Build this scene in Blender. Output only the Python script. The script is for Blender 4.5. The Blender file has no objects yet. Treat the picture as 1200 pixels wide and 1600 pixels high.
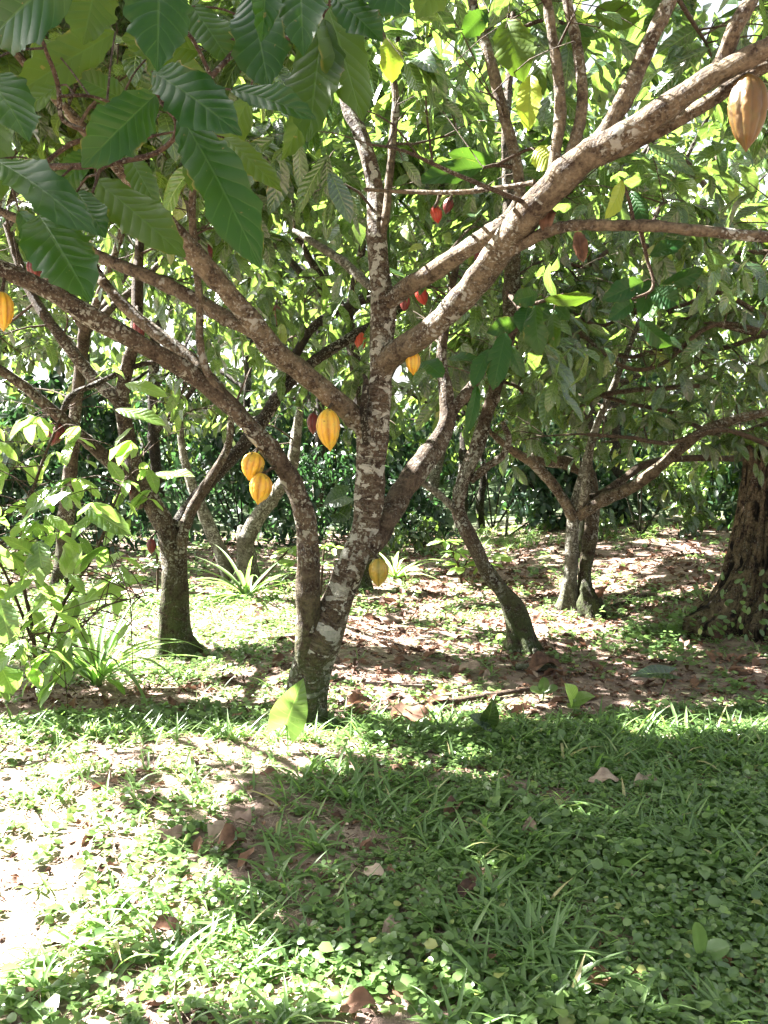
import bpy, math, random
import numpy as np
from mathutils import Vector

rng = np.random.default_rng(11)
random.seed(11)
PI = math.pi
sc = bpy.context.scene
COL = sc.collection

# ------------------------------------------------------------------ camera model
CAMP = np.array([0.0, 0.0, 1.5]); F = 1300.0; PITCH = math.atan(100 / 1300)
FW = np.array([0, math.cos(PITCH), -math.sin(PITCH)]); UP = np.array([0, math.sin(PITCH), math.cos(PITCH)])
def at(px, py, Y):
    d = FW + np.array([1.0, 0, 0]) * (px - 600) / F - UP * (py - 800) / F
    return CAMP + d * (Y / d[1])
def proj(P):
    q = P - CAMP
    z = np.maximum(q @ FW, 1e-3)
    return 600 + F * q[..., 0] / z, 800 - F * (q @ UP) / z, z
SUN = np.array([-0.62, 0.28, 0.74]); SUN = SUN / np.linalg.norm(SUN)

def sstep(a, b, x):
    t = np.clip((x - a) / (b - a), 0, 1); return t * t * (3 - 2 * t)
def _h(ix, iy, s):
    v = np.sin(ix * 127.1 + iy * 311.7 + s * 74.7) * 43758.5453
    return v - np.floor(v)
def vnoise(x, y, s=0):
    x = np.asarray(x, float); y = np.asarray(y, float)
    ix = np.floor(x); iy = np.floor(y); fx = x - ix; fy = y - iy
    fx = fx * fx * (3 - 2 * fx); fy = fy * fy * (3 - 2 * fy)
    a = _h(ix, iy, s); b = _h(ix + 1, iy, s); c = _h(ix, iy + 1, s); d = _h(ix + 1, iy + 1, s)
    return (a * (1 - fx) + b * fx) * (1 - fy) + (c * (1 - fx) + d * fx) * fy
def gz(x, y):
    x = np.asarray(x, float); y = np.asarray(y, float)
    z = 0.30 * np.exp(-(((x - 3.7) / 1.15) ** 2 + ((y - 7.1) / 1.5) ** 2))
    lip = 4.18 + 0.12 * np.sin(x * 1.7) - 0.03 * x
    z = z + 0.05 * (1 - sstep(lip - .08, lip + .14, y))
    z = z + 0.05 * (vnoise(x * 1.3, y * 1.3, 1) - .5) + 0.022 * (vnoise(x * 5, y * 5, 2) - .5) + .010 * (vnoise(x * 14, y * 14, 3) - .5)
    z = z + .28 * sstep(8.5, 12.5, y) * sstep(.8, 3.6, x)
    z = z + .20 * np.exp(-((x - 3.45) / .6) ** 2 - ((y - 9.3) / .7) ** 2)
    z = z + 0.07 * np.clip(y - 15, 0, 12)
    return z
def ground_at(px, py):
    Y = 1.5 * F / max(py - 700, 20)
    for _ in range(6):
        p = at(px, py, Y); g = float(gz(p[0], p[1]))
        d = FW + np.array([1.0, 0, 0]) * (px - 600) / F - UP * (py - 800) / F
        Y = (1.5 - g) / (-d[2] / d[1])
    p = at(px, py, Y); p[2] = float(gz(p[0], p[1]))
    return p

# ------------------------------------------------------------------ where the sun gets through the canopy
LIT = [
 (1.0, [(-400,1235),(110,1235),(205,1265),(225,1320),(300,1345),(330,1390),(345,1440),(420,1490),(450,1540),(600,1555),(640,1640),(-400,1640)]),
 (1.0, [(-400,1128),(230,1118),(415,1112),(560,1142),(610,1155),(540,1185),(410,1222),(250,1192),(120,1205),(-400,1205)]),
 (1.0, [(508,1052),(560,1040),(640,1062),(730,1078),(860,1085),(800,1112),(730,1138),(600,1128),(505,1110)]),
 (1.0, [(560,905),(600,890),(700,912),(770,935),(690,948),(560,948)]),
 (1.0, [(630,958),(800,952),(1000,978),(930,1000),(820,998),(700,972)]),
 (1.0, [(40,925),(250,925),(480,915),(480,1008),(300,1015),(240,1062),(130,1030),(40,1000)]),
 (1.0, [(740,828),(860,840),(880,862),(800,880),(730,860)]),
 (1.0, [(870,905),(1000,880),(1060,852),(1120,852),(1110,885),(1010,925),(900,935)]),
 (0.5, [(150,1045),(440,1040),(440,1100),(150,1090)]),
 (0.8, [(930,1150),(1300,1128),(1300,1182),(1060,1172)]),
 (0.5, [(640,1150),(700,1140),(780,1165),(700,1190)]),
 (0.5, [(660,1540),(830,1560),(830,1640),(640,1640)]),
 (0.6, [(930,1560),(1060,1550),(1070,1640),(930,1640)]),
 (.55, [(700,1235),(745,1228),(760,1250),(715,1256)]), (.55, [(860,1290),(900,1285),(905,1310),(870,1312)]), (.5, [(1040,1360),(1100,1350),(1110,1385),(1050,1390)]), (.5, [(620,1420),(660,1415),(668,1440),(630,1445)]), (.5, [(900,1450),(960,1440),(965,1470),(905,1478)]), (.5, [(960,1225),(1010,1220),(1015,1245),(965,1250)]),
 (0.45, [(540,990),(820,1010),(800,1030),(560,1020)]),
]
def inpoly(px, py, poly):
    r = np.zeros(px.shape, bool); n = len(poly); j = n - 1
    for i in range(n):
        xi, yi = poly[i]; xj, yj = poly[j]
        c = ((yi > py) != (yj > py)) & (px < (xj - xi) * (py - yi) / (yj - yi + 1e-9) + xi)
        r ^= c; j = i
    return r
LITPTS = []          # (3d point, radius): spots on limbs and leaves the sun reaches
def lit_reject(P):
    """True where a leaf centred at P would shade a place the photo shows in full sun."""
    P = np.atleast_2d(P)
    t = P[:, 2] / SUN[2]
    G = P - SUN * t[:, None]
    G[:, :2] += rng.normal(0, .035, (len(P), 2))
    px, py, z = proj(G)
    pr = np.zeros(len(P))
    for p, poly in LIT:
        pr = np.maximum(pr, p * (inpoly(px, py, poly) & (G[:, 1] > .5)))
    rej = rng.random(len(P)) < pr * .985
    for c, r in LITPTS:
        q = P - c; s = q @ SUN
        d = np.linalg.norm(q - s[:, None] * SUN, axis=1)
        rej |= (s > 0.03) & (d < r)
    return rej
CLEAR = []           # (px, py, radius px, depth): limbs and pods the photo shows unobstructed
def clear_reject(P, L=0.12):
    P = np.atleast_2d(P)
    if not CLEAR: return np.zeros(len(P), bool)
    px, py, z = proj(P)
    C = np.array(CLEAR); rej = np.zeros(len(P), bool)
    pad = np.minimum(.40 * L * F / z, 60)
    for k in range(0, len(C), 64):
        c = C[k:k + 64]
        d = np.hypot(px[:, None] - c[None, :, 0], py[:, None] - c[None, :, 1])
        rej |= ((d < c[None, :, 2] + pad[:, None]) & (z[:, None] < c[None, :, 3] + .02)).any(1)
    return rej

# ------------------------------------------------------------------ mesh building
class MB:
    def __init__(s): s.V = []; s.F = []; s.UV = []; s.R = []; s.M = []; s.n = 0
    def add(s, V, Fc, UV=None, R=0.5, M=0):
        V = np.asarray(V, float); Fc = np.asarray(Fc, int)
        s.V.append(V); s.F.append(np.where(Fc >= 0, Fc + s.n, -1))
        s.UV.append(np.zeros((len(V), 2)) if UV is None else np.asarray(UV, float))
        s.R.append(np.broadcast_to(np.asarray(R, float), (len(V),)).copy())
        s.M.append(np.full(len(Fc), M)); s.n += len(V)
    def mesh(s, name, mats, origin=(0, 0, 0)):
        V = np.concatenate(s.V) - np.asarray(origin); Fc = np.concatenate(s.F)
        UV = np.concatenate(s.UV); R = np.concatenate(s.R); M = np.concatenate(s.M)
        me = bpy.data.meshes.new(name)
        cnt = (Fc >= 0).sum(1); loops = Fc[Fc >= 0]
        me.vertices.add(len(V)); me.vertices.foreach_set('co', V.astype(np.float32).ravel())
        me.loops.add(len(loops)); me.loops.foreach_set('vertex_index', loops.astype(np.int32))
        me.polygons.add(len(Fc))
        st = np.concatenate([[0], np.cumsum(cnt)[:-1]])
        me.polygons.foreach_set('loop_start', st.astype(np.int32))
        me.polygons.foreach_set('loop_total', cnt.astype(np.int32))
        me.polygons.foreach_set('material_index', M.astype(np.int32))
        me.polygons.foreach_set('use_smooth', np.ones(len(Fc), bool))
        uvl = me.uv_layers.new(name='UVMap'); uvl.data.foreach_set('uv', UV[loops].astype(np.float32).ravel())
        a = me.attributes.new('rnd', 'FLOAT', 'POINT'); a.data.foreach_set('value', R.astype(np.float32))
        for m in (mats if isinstance(mats, (list, tuple)) else [mats]): me.materials.append(m)
        me.update(); me.validate()
        return me
    def obj(s, name, mats, parent=None, origin=None):
        if s.n == 0: return None
        if origin is None: origin = tuple(parent.location) if parent is not None else tuple(s.V[0][0])
        if parent is not None and parent.parent is not None: origin = tuple(parent.parent.location)
        o = bpy.data.objects.new(name, s.mesh(name, mats, origin)); COL.objects.link(o)
        if parent is None: o.location = origin
        else: o.parent = parent
        return o
def tag(o, label=None, cat=None, group=None, kind=None):
    if label: o['label'] = label
    if cat: o['category'] = cat
    if group: o['group'] = group
    if kind: o['kind'] = kind
    return o
def thing(name, label, cat, loc, group=None):
    o = bpy.data.objects.new(name, None); COL.objects.link(o); o.location = tuple(float(v) for v in loc)
    o.empty_display_size = .1
    return tag(o, label, cat, group)

def catmull(P, step):
    P = np.asarray(P, float); Q = np.vstack([2 * P[0] - P[1], P, 2 * P[-1] - P[-2]])
    out = []
    for i in range(1, len(Q) - 2):
        L = np.linalg.norm(Q[i + 1, :3] - Q[i, :3]); n = max(1, int(math.ceil(L / step)))
        t = np.linspace(0, 1, n, endpoint=False)[:, None]
        a, b, c, d = Q[i - 1], Q[i], Q[i + 1], Q[i + 2]
        out.append(.5 * ((2 * b) + (-a + c) * t + (2 * a - 5 * b + 4 * c - d) * t ** 2 + (-a + 3 * b - 3 * c + d) * t ** 3))
    out.append(Q[-2][None]); return np.vstack(out)
def tube(mb, pts, rough=0.0, step=None, seg=None, M=0, R=.5, seed=None, capend=True, flare=0.0, toes=0.0):
    """pts: rows of x, y, z, radius"""
    pts = np.asarray(pts, float)
    if seed is None: seed = rng.random() * 50
    rm = pts[:, 3].max()
    C = catmull(pts, step or max(rm * .7, .012)); C[:, 3] = np.maximum(C[:, 3], .0006)
    n = len(C); seg = seg or (22 if rm > .07 else 14 if rm > .03 else 8 if rm > .012 else 5)
    T = np.gradient(C[:, :3], axis=0); T /= np.linalg.norm(T, axis=1)[:, None] + 1e-9
    s = np.concatenate([[0], np.cumsum(np.linalg.norm(np.diff(C[:, :3], axis=0), axis=1))])
    ref = np.array([0, 1.0, 0.05]); N = np.zeros((n, 3)); cur = ref - T[0] * (ref @ T[0])
    if np.linalg.norm(cur) < .2: cur = np.array([1.0, 0, 0]) - T[0] * T[0][0]
    for i in range(n):
        cur = cur - T[i] * (cur @ T[i]); cur /= np.linalg.norm(cur) + 1e-9; N[i] = cur
    B = np.cross(T, N)
    th = np.linspace(0, 2 * PI, seg + 1)
    ct, st = np.cos(th), np.sin(th)
    rr = C[:, 3][:, None] * np.ones(seg + 1)[None]
    if rough > 0:
        S = s[:, None] / max(rm, .01)
        rr = rr * (1 + rough * (.55 * np.sin(2 * th + S * .25 + seed) + .5 * np.sin(3 * th - S * .45 + seed * 2) + .4 * np.sin(S * .8 + seed * 3 + np.sin(th + seed)))
                   + rough * .6 * np.sin(5 * th + S * 1.3 + seed) * np.sin(S * .9 + seed))
        k = (vnoise(S * .9 + seed, th[None] / 2 / PI * 0 + 3 + np.cos(th)[None] * 1.5, 5) - .5) * 2
        rr = rr * (1 + rough * 1.1 * k)
        if rm > .03:
            for _ in range(int(s[-1] * 7) + 1):
                s0, t0 = rng.random() * s[-1], rng.random() * 2 * PI; lr = np.interp(s0, s, C[:, 3]); wd = lr * rng.uniform(.25, .6)
                dth = np.abs((th - t0 + PI) % (2 * PI) - PI)
                rr = rr + lr * rng.uniform(.08, .26) * np.exp(-((s[:, None] - s0) / wd) ** 2 - (dth[None] * lr / wd) ** 2)
    if toes > 0: rr = rr * (1 + toes * np.exp(-s / (rm * 1.1))[:, None] * (.3 + np.cos(4 * th + seed)[None] * .7 + .4 * np.cos(7 * th + seed * 2)[None]))
    if flare > 0: rr = rr * (1 + flare * np.exp(-s / (rm * 1.3)))[:, None]
    V = C[:, None, :3] + rr[..., None] * (N[:, None] * ct[None, :, None] + B[:, None] * st[None, :, None])
    V = V.reshape(-1, 3)
    UV = np.stack([np.broadcast_to(th * rm, (n, seg + 1)), np.broadcast_to(s[:, None] + seed, (n, seg + 1))], -1).reshape(-1, 2)
    i = np.arange(n - 1)[:, None] * (seg + 1) + np.arange(seg)[None]
    Fq = np.stack([i, i + 1, i + seg + 2, i + seg + 1], -1).reshape(-1, 4)
    if capend:
        V = np.vstack([V, C[-1, :3] + T[-1] * C[-1, 3] * .5]); UV = np.vstack([UV, UV[-1]])
        a = (n - 1) * (seg + 1) + np.arange(seg)
        Fq = np.vstack([Fq, np.stack([a, a + 1, np.full(seg, len(V) - 1), np.full(seg, -1)], -1)])
    mb.add(V, Fq, UV, R, M)
    return C

# ------------------------------------------------------------------ leaves
def leaf_template(rows, cols, wprof='cocoa', fold=.18, droop=.5, wave=0.0, serr=0.0, quilt=0.0, nv=9, twist=0.0, seed=0):
    """unit length along +Y, half width 1 at most (scaled later), normal +Z"""
    v = np.linspace(0, 1, rows) if rows > 6 else np.array([0, .18, .5, .8, 1.0]) if rows == 5 else np.array([0, .4, .8, 1.0]) if rows == 4 else np.array([0, .45, 1.0])
    rows = len(v)
    if wprof == 'cocoa':
        w = np.sin(PI * np.clip(v, 0, 1) ** .95) ** .62 * (1 - .30 * v ** 6); w[v > .93] *= .75
        w = w * (.80 + .28 * v)
    elif wprof == 'round': w = np.sqrt(np.clip(1 - (2 * v - 1) ** 2, 0, 1))
    elif wprof == 'blade': w = (1 - v ** 2.2) * (.55 + .45 * np.sin(PI * np.clip(v * 1.1, 0, 1)))
    elif wprof == 'heart': w = np.where(v < .25, .72 + 1.1 * v, 1 - ((v - .25) / .75) ** 1.55)
    u = np.linspace(-1, 1, cols)
    w = np.maximum(w, .02)
    ang = droop * v
    yy = np.concatenate([[0], np.cumsum(np.cos((ang[1:] + ang[:-1]) / 2) * np.diff(v))])
    zz = -np.concatenate([[0], np.cumsum(np.sin((ang[1:] + ang[:-1]) / 2) * np.diff(v))])
    U, VV = np.meshgrid(u, v); W = w[:, None] * np.ones(cols)[None]
    if serr > 0:
        edge = np.abs(U) ** 4
        W = W * (1 + serr * edge * ((vnoise(VV * 26 + seed, U * .6, 7) - .6) + .6 * (vnoise(VV * 7 + seed, U, 8) - .5)))
    X = U * W
    Z0 = np.abs(U) * W * fold
    vein = (VV * nv - .55 * np.abs(U) * nv * .32)
    Z0 = Z0 + quilt * (.5 - .5 * np.cos(2 * PI * vein)) * np.sin(PI * np.clip(np.abs(U) * 1.0, 0, 1)) ** .6 * np.sin(PI * np.clip(VV, 0, 1))
    Z0 = Z0 + wave * U * np.abs(U) * np.sin(VV * 9 + seed + np.sign(U) * 1.3) * W
    if twist: Z0 = Z0 + twist * U * VV * W
    if wprof == 'heart':   # lobes run back past the stalk
        back = -.30 * np.abs(U) ** 1.0 * np.clip(1 - v / .45, 0, 1)[:, None]
    else: back = 0
    P = np.stack([X, yy[:, None] + 0 * U + back, zz[:, None] + 0 * U], -1)
    lift = np.stack([np.zeros_like(ang), np.sin(ang), np.cos(ang)], -1)
    # z0 is in half-width units, flagged through a second array so it scales with the width
    UV = np.stack([U * .5 + .5, VV], -1)
    i = np.arange(rows - 1)[:, None] * cols + np.arange(cols - 1)[None]
    Fq = np.stack([i, i + 1, i + cols + 1, i + cols], -1).reshape(-1, 4)
    return dict(P=P.reshape(-1, 3), Z=Z0.reshape(-1), L=np.repeat(lift, cols, axis=0), F=Fq, UV=UV.reshape(-1, 2))
def place_leaves(mb, tpl, pos, axis, nrm, length, halfw, rnd, M=0):
    n = len(pos)
    if n == 0: return
    pos = np.asarray(pos, float); axis = np.asarray(axis, float); nrm = np.asarray(nrm, float)
    axis = axis / (np.linalg.norm(axis, axis=1)[:, None] + 1e-9)
    side = np.cross(axis, nrm); side /= np.linalg.norm(side, axis=1)[:, None] + 1e-9
    up = np.cross(side, axis)
    length = np.broadcast_to(length, (n,)); halfw = np.broadcast_to(halfw, (n,)); rnd = np.broadcast_to(rnd, (n,))
    P, Z, L = tpl['P'], tpl['Z'], tpl['L']; k = len(P)
    y = P[None, :, 1] * length[:, None] + Z[None] * L[None, :, 1] * halfw[:, None]
    z = P[None, :, 2] * length[:, None] + Z[None] * L[None, :, 2] * halfw[:, None]
    x = P[None, :, 0] * halfw[:, None]
    V = pos[:, None] + x[..., None] * side[:, None] + y[..., None] * axis[:, None] + z[..., None] * up[:, None]
    Fq = (tpl['F'][None] + (np.arange(n) * k)[:, None, None]).reshape(-1, 4)
    mb.add(V.reshape(-1, 3), Fq, np.tile(tpl['UV'], (n, 1)), np.repeat(rnd, k), M)
TPL = [leaf_template(5, 3, fold=f, droop=d, wave=w_, seed=i) for i, (f, d, w_) in enumerate([(.3, .5, .1), (.15, .9, .2), (.4, .2, 0), (.22, 1.2, .15)])]
TPLM = [leaf_template(13, 7, fold=f, droop=d, wave=w_, serr=.22, quilt=.07, seed=i) for i, (f, d, w_) in enumerate([(.25, .5, .16), (.12, .9, .25), (.3, .25, .1), (.2, 1.1, .2)])]
TPLF = [leaf_template(4, 3, fold=f, droop=d) for f, d in [(.3, .5), (.2, 1.0)]]

# ------------------------------------------------------------------ materials
def mat(name):
    m = bpy.data.materials.new(name); m.use_nodes = True
    nt = m.node_tree; nt.nodes.clear()
    return m, nt
class N:
    def __init__(s, nt): s.nt = nt
    def n(s, t, **kw):
        x = s.nt.nodes.new(t)
        for k, v in kw.items(): setattr(x, k, v)
        return x
    def l(s, a, b): s.nt.links.new(a, b)
    def math(s, op, a, b=None, c=None, clamp=False):
        x = s.n('ShaderNodeMath', operation=op, use_clamp=clamp)
        for i, v in enumerate((a, b, c)):
            if v is None: continue
            if isinstance(v, (int, float)): x.inputs[i].default_value = v
            else: s.l(v, x.inputs[i])
        return x.outputs[0]
    def mix(s, f, a, b, mode='MIX'):
        x = s.n('ShaderNodeMix', data_type='RGBA', blend_type=mode)
        for i, v in ((0, f), (6, a), (7, b)):
            if isinstance(v, (int, float)): x.inputs[i].default_value = v
            elif isinstance(v, tuple): x.inputs[i].default_value = (*v, 1)
            else: s.l(v, x.inputs[i])
        return x.outputs[2]
    def ramp(s, f, stops):
        x = s.n('ShaderNodeValToRGB'); r = x.color_ramp
        while len(r.elements) < len(stops): r.elements.new(.5)
        for e, (p, c) in zip(r.elements, stops): e.position = p; e.color = (*c, 1)
        s.l(f, x.inputs[0]); return x.outputs[0]
    def sm(s, x, a, b):
        y = s.n('ShaderNodeMapRange', interpolation_type='SMOOTHSTEP'); s.l(x, y.inputs[0])
        y.inputs[1].default_value = a; y.inputs[2].default_value = b; return y.outputs[0]
    def noise(s, vec, scale, detail=3, rough=.55, dist=0.0):
        x = s.n('ShaderNodeTexNoise'); x.inputs['Scale'].default_value = scale; x.inputs['Detail'].default_value = detail
        x.inputs['Roughness'].default_value = rough; x.inputs['Distortion'].default_value = dist
        if vec is not None: s.l(vec, x.inputs['Vector'])
        return x.outputs['Fac']

def leaf_mat(name, ramp, trans=(.30, .48, .05), tfac=.38, rough=.36, vein=(.22, .30, .10), nv=9, veins=True, spec=.5, bump=.5, brown=.5, vk=.55):
    m, nt = mat(name); g = N(nt)
    at_ = g.n('ShaderNodeAttribute', attribute_name='rnd')
    col = g.ramp(at_.outputs['Fac'], ramp)
    uv = g.n('ShaderNodeUVMap'); tc = g.n('ShaderNodeTexCoord')
    sx = g.n('ShaderNodeSeparateXYZ'); g.l(uv.outputs[0], sx.inputs[0])
    au = g.math('ABSOLUTE', g.math('MULTIPLY_ADD', sx.outputs[0], 2.0, -1.0))
    no = g.noise(tc.outputs['Object'], 30, 3)
    col = g.mix(g.math('MULTIPLY', no, .35), col, g.mix(.5, col, (.02, .035, .01)))
    h = None
    if veins:
        ph = g.math('SUBTRACT', g.math('MULTIPLY', sx.outputs[1], float(nv)), g.math('MULTIPLY', g.math('POWER', au, .8), .18 * nv))
        ph = g.math('ADD', ph, g.math('MULTIPLY', sx.outputs[0], .5))
        ph = g.math('ADD', ph, g.math('MULTIPLY', g.noise(tc.outputs['Object'], 9, 2), .9))
        fr = g.math('ABSOLUTE', g.math('SUBTRACT', g.math('FRACT', ph), .5))
        lat = g.math('SUBTRACT', 1, g.sm(fr, .015, .075))
        lat = g.math('MULTIPLY', lat, g.math('SUBTRACT', 1, g.sm(au, .75, 1.0)))
        mid = g.math('SUBTRACT', 1, g.sm(au, .015, .055))
        vm = g.math('MAXIMUM', g.math('MULTIPLY', lat, .6), mid)
        col = g.mix(g.math('MULTIPLY', vm, vk), col, vein)
        if brown > 0:
            eb = g.math('MULTIPLY', g.sm(au, .86, 1.0), g.sm(g.noise(tc.outputs['Object'], 14, 3), .54, .66))
            col = g.mix(g.math('MULTIPLY', eb, brown), col, (.32, .22, .06))
            sp = g.sm(g.noise(tc.outputs['Object'], 55, 2), .70, .76)
            col = g.mix(g.math('MULTIPLY', sp, brown), col, (.22, .13, .05))
        bulge = g.math('SINE', g.math('MULTIPLY', fr, PI)); h = g.math('ADD', bulge, g.math('MULTIPLY', mid, -.8))
    p = g.n('ShaderNodeBsdfPrincipled'); g.l(col, p.inputs['Base Color'])
    rr = g.math('ADD', rough - .06, g.math('MULTIPLY', no, .2)); g.l(rr, p.inputs['Roughness'])
    p.inputs['Specular IOR Level'].default_value = spec
    if h is not None:
        b = g.n('ShaderNodeBump'); b.inputs['Strength'].default_value = bump; b.inputs['Distance'].default_value = .004
        g.l(g.math('ADD', h, g.math('MULTIPLY', no, .5)), b.inputs['Height']); g.l(b.outputs[0], p.inputs['Normal'])
    t = g.n('ShaderNodeBsdfTranslucent')
    tcol = g.mix(.5, g.mix(1.0, col, (3.2, 3.6, 2.0), 'MULTIPLY'), trans); g.l(tcol, t.inputs['Color'])
    mx = g.n('ShaderNodeMixShader'); mx.inputs[0].default_value = tfac
    g.l(p.outputs[0], mx.inputs[1]); g.l(t.outputs[0], mx.inputs[2])
    o = g.n('ShaderNodeOutputMaterial'); g.l(mx.outputs[0], o.inputs[0]); return m

def mp3(g, uv):
    m = g.n('ShaderNodeMapping'); g.l(uv.outputs[0], m.inputs[0]); m.inputs['Scale'].default_value = (22, 5, 1); return m.outputs[0]
def bark_mat(name, dark=(.055, .032, .02), light=(.26, .185, .125), lichen=.5, rings=.0, moss=0.0, mossz=.8, lich_col=(.60, .60, .50), deep=1.0, scale=1.0):
    m, nt = mat(name); g = N(nt)
    tc = g.n('ShaderNodeTexCoord'); ob = tc.outputs['Object']; uv = g.n('ShaderNodeUVMap')
    lf = name == 'limb_bark'; dark = tuple(c * .30 for c in dark); light = tuple(c * (.42 if lf else .66 if name == 'rough_bark' else .36) * k_ for c, k_ in zip(light, (.98, 1.02, 1.0))); lich_col = tuple(c * .56 for c in lich_col)
    n1 = g.noise(ob, 14 * scale, 6, .65); n2 = g.noise(ob, 60 * scale, 4, .6); n3 = g.noise(ob, 3.2, 3, .6)
    f = g.math('ADD', g.math('MULTIPLY', n1, .6), g.math('MULTIPLY', n2, .4))
    col = g.ramp(f, [(.40, dark), (.50, tuple(.5 * (a + b) for a, b in zip(dark, light))), (.60, light)])
    mp = g.n('ShaderNodeMapping'); g.l(uv.outputs[0], mp.inputs[0]); mp.inputs['Scale'].default_value = (7, 55, 1)
    rg = g.noise(mp.outputs[0], 1.0, 3, .6, .3)
    rgs = g.sm(rg, .50, .60)
    if rings > 0:
        col = g.mix(g.math('MULTIPLY', rgs, rings), col, (.16, .13, .10))
        mb_ = g.n('ShaderNodeMapping'); g.l(uv.outputs[0], mb_.inputs[0]); mb_.inputs['Scale'].default_value = (5.5, 16, 1)
        bz = g.sm(g.noise(mb_.outputs[0], 1.0, 4, .6, .4), .545, .565)
        col = g.mix(g.math('MULTIPLY', bz, .85), col, g.mix(n2, (.27, .265, .23), (.50, .50, .44)))
    mp2 = g.n('ShaderNodeMapping'); g.l(uv.outputs[0], mp2.inputs[0]); mp2.inputs['Scale'].default_value = (60, 9, 1)
    fis = g.noise(mp2.outputs[0], 1.0, 4, .6)
    vo = g.n('ShaderNodeTexVoronoi', feature='SMOOTH_F1'); vo.inputs['Scale'].default_value = 38 * scale
    vv = g.n('ShaderNodeVectorMath', operation='ADD'); g.l(ob, vv.inputs[0])
    nn = g.n('ShaderNodeTexNoise'); nn.inputs['Scale'].default_value = 22; g.l(ob, nn.inputs['Vector'])
    vs = g.n('ShaderNodeVectorMath', operation='SCALE'); g.l(nn.outputs['Color'], vs.inputs[0]); vs.inputs['Scale'].default_value = .045
    g.l(vs.outputs[0], vv.inputs[1]); g.l(vv.outputs[0], vo.inputs['Vector'])
    lz = g.math('MULTIPLY', g.sm(vo.outputs['Distance'], .36, .27), g.sm(n3, .66 - .28 * lichen, .76 - .28 * lichen))
    big = g.sm(g.noise(ob, 9, 4, .6), .70 - .1 * lichen, .73 - .1 * lichen)
    sk = g.math('MULTIPLY', g.sm(g.noise(ob, 85 * scale, 3, .5), .60 - .06 * lichen, .66 - .06 * lichen), g.sm(n3, .35, .6))
    lz = g.math('MAXIMUM', lz, g.math('MULTIPLY', sk, .8))
    lz = g.math('MAXIMUM', lz, g.math('MULTIPLY', big, .85))
    lc = g.mix(n2, lich_col, tuple(c * .62 for c in lich_col))
    col = g.mix(g.math('MULTIPLY', lz, .85 if lichen > 0 else 0), col, lc)
    if moss > 0:
        sx = g.n('ShaderNodeSeparateXYZ'); g.l(ob, sx.inputs[0])
        mz = g.math('MULTIPLY', g.sm(sx.outputs[2], mossz, 0.0), g.sm(n1, .38, .55))
        col = g.mix(g.math('MULTIPLY', mz, moss), col, g.mix(n2, (.012, .020, .005), (.050, .075, .018)))
    p = g.n('ShaderNodeBsdfPrincipled'); g.l(col, p.inputs['Base Color']); p.inputs['Roughness'].default_value = .88
    p.inputs['Specular IOR Level'].default_value = .25
    b = g.n('ShaderNodeBump'); b.inputs['Strength'].default_value = 1.0 * min(deep, 1); b.inputs['Distance'].default_value = .022 * deep
    h = g.math('ADD', g.math('MULTIPLY', n1, 1.0), g.math('ADD', g.math('MULTIPLY', n2, .45), g.math('MULTIPLY', lz, .12)))
    if rings > 0: h = g.math('ADD', h, g.math('MULTIPLY', rgs, .25))
    h = g.math('ADD', h, g.math('MULTIPLY', fis, .35 * deep))
    if deep > 1: g.l(g.mix(g.sm(g.noise(mp3(g, uv), 1.0, 5, .65, .5), .52, .40), col, (.006, .004, .003)), p.inputs['Base Color'])
    g.l(h, b.inputs['Height']); g.l(b.outputs[0], p.inputs['Normal'])
    o = g.n('ShaderNodeOutputMaterial'); g.l(p.outputs[0], o.inputs[0]); return m

def simple_mat(name, c1, c2, scale=20, rough=.8, bump=.4, trans=0, spec=.3, stretch=None):
    m, nt = mat(name); g = N(nt); tc = g.n('ShaderNodeTexCoord'); v = tc.outputs['Object']
    if stretch:
        mp = g.n('ShaderNodeMapping'); g.l(g.n('ShaderNodeUVMap').outputs[0], mp.inputs[0]); mp.inputs['Scale'].default_value = stretch; v = mp.outputs[0]
    at_ = g.n('ShaderNodeAttribute', attribute_name='rnd')
    n = g.noise(v, scale, 4)
    c = g.mix(g.sm(g.math('ADD', g.math('MULTIPLY', n, .7), g.math('MULTIPLY', at_.outputs['Fac'], .3)), .3, .7), c1, c2)
    p = g.n('ShaderNodeBsdfPrincipled'); g.l(c, p.inputs['Base Color']); p.inputs['Roughness'].default_value = rough
    p.inputs['Specular IOR Level'].default_value = spec
    b = g.n('ShaderNodeBump'); b.inputs['Strength'].default_value = bump; b.inputs['Distance'].default_value = .004
    g.l(n, b.inputs['Height']); g.l(b.outputs[0], p.inputs['Normal'])
    out = p.outputs[0]
    if trans:
        t = g.n('ShaderNodeBsdfTranslucent'); g.l(c, t.inputs[0]); mx = g.n('ShaderNodeMixShader'); mx.inputs[0].default_value = trans
        g.l(out, mx.inputs[1]); g.l(t.outputs[0], mx.inputs[2]); out = mx.outputs[0]
    o = g.n('ShaderNodeOutputMaterial'); g.l(out, o.inputs[0]); return m

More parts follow.
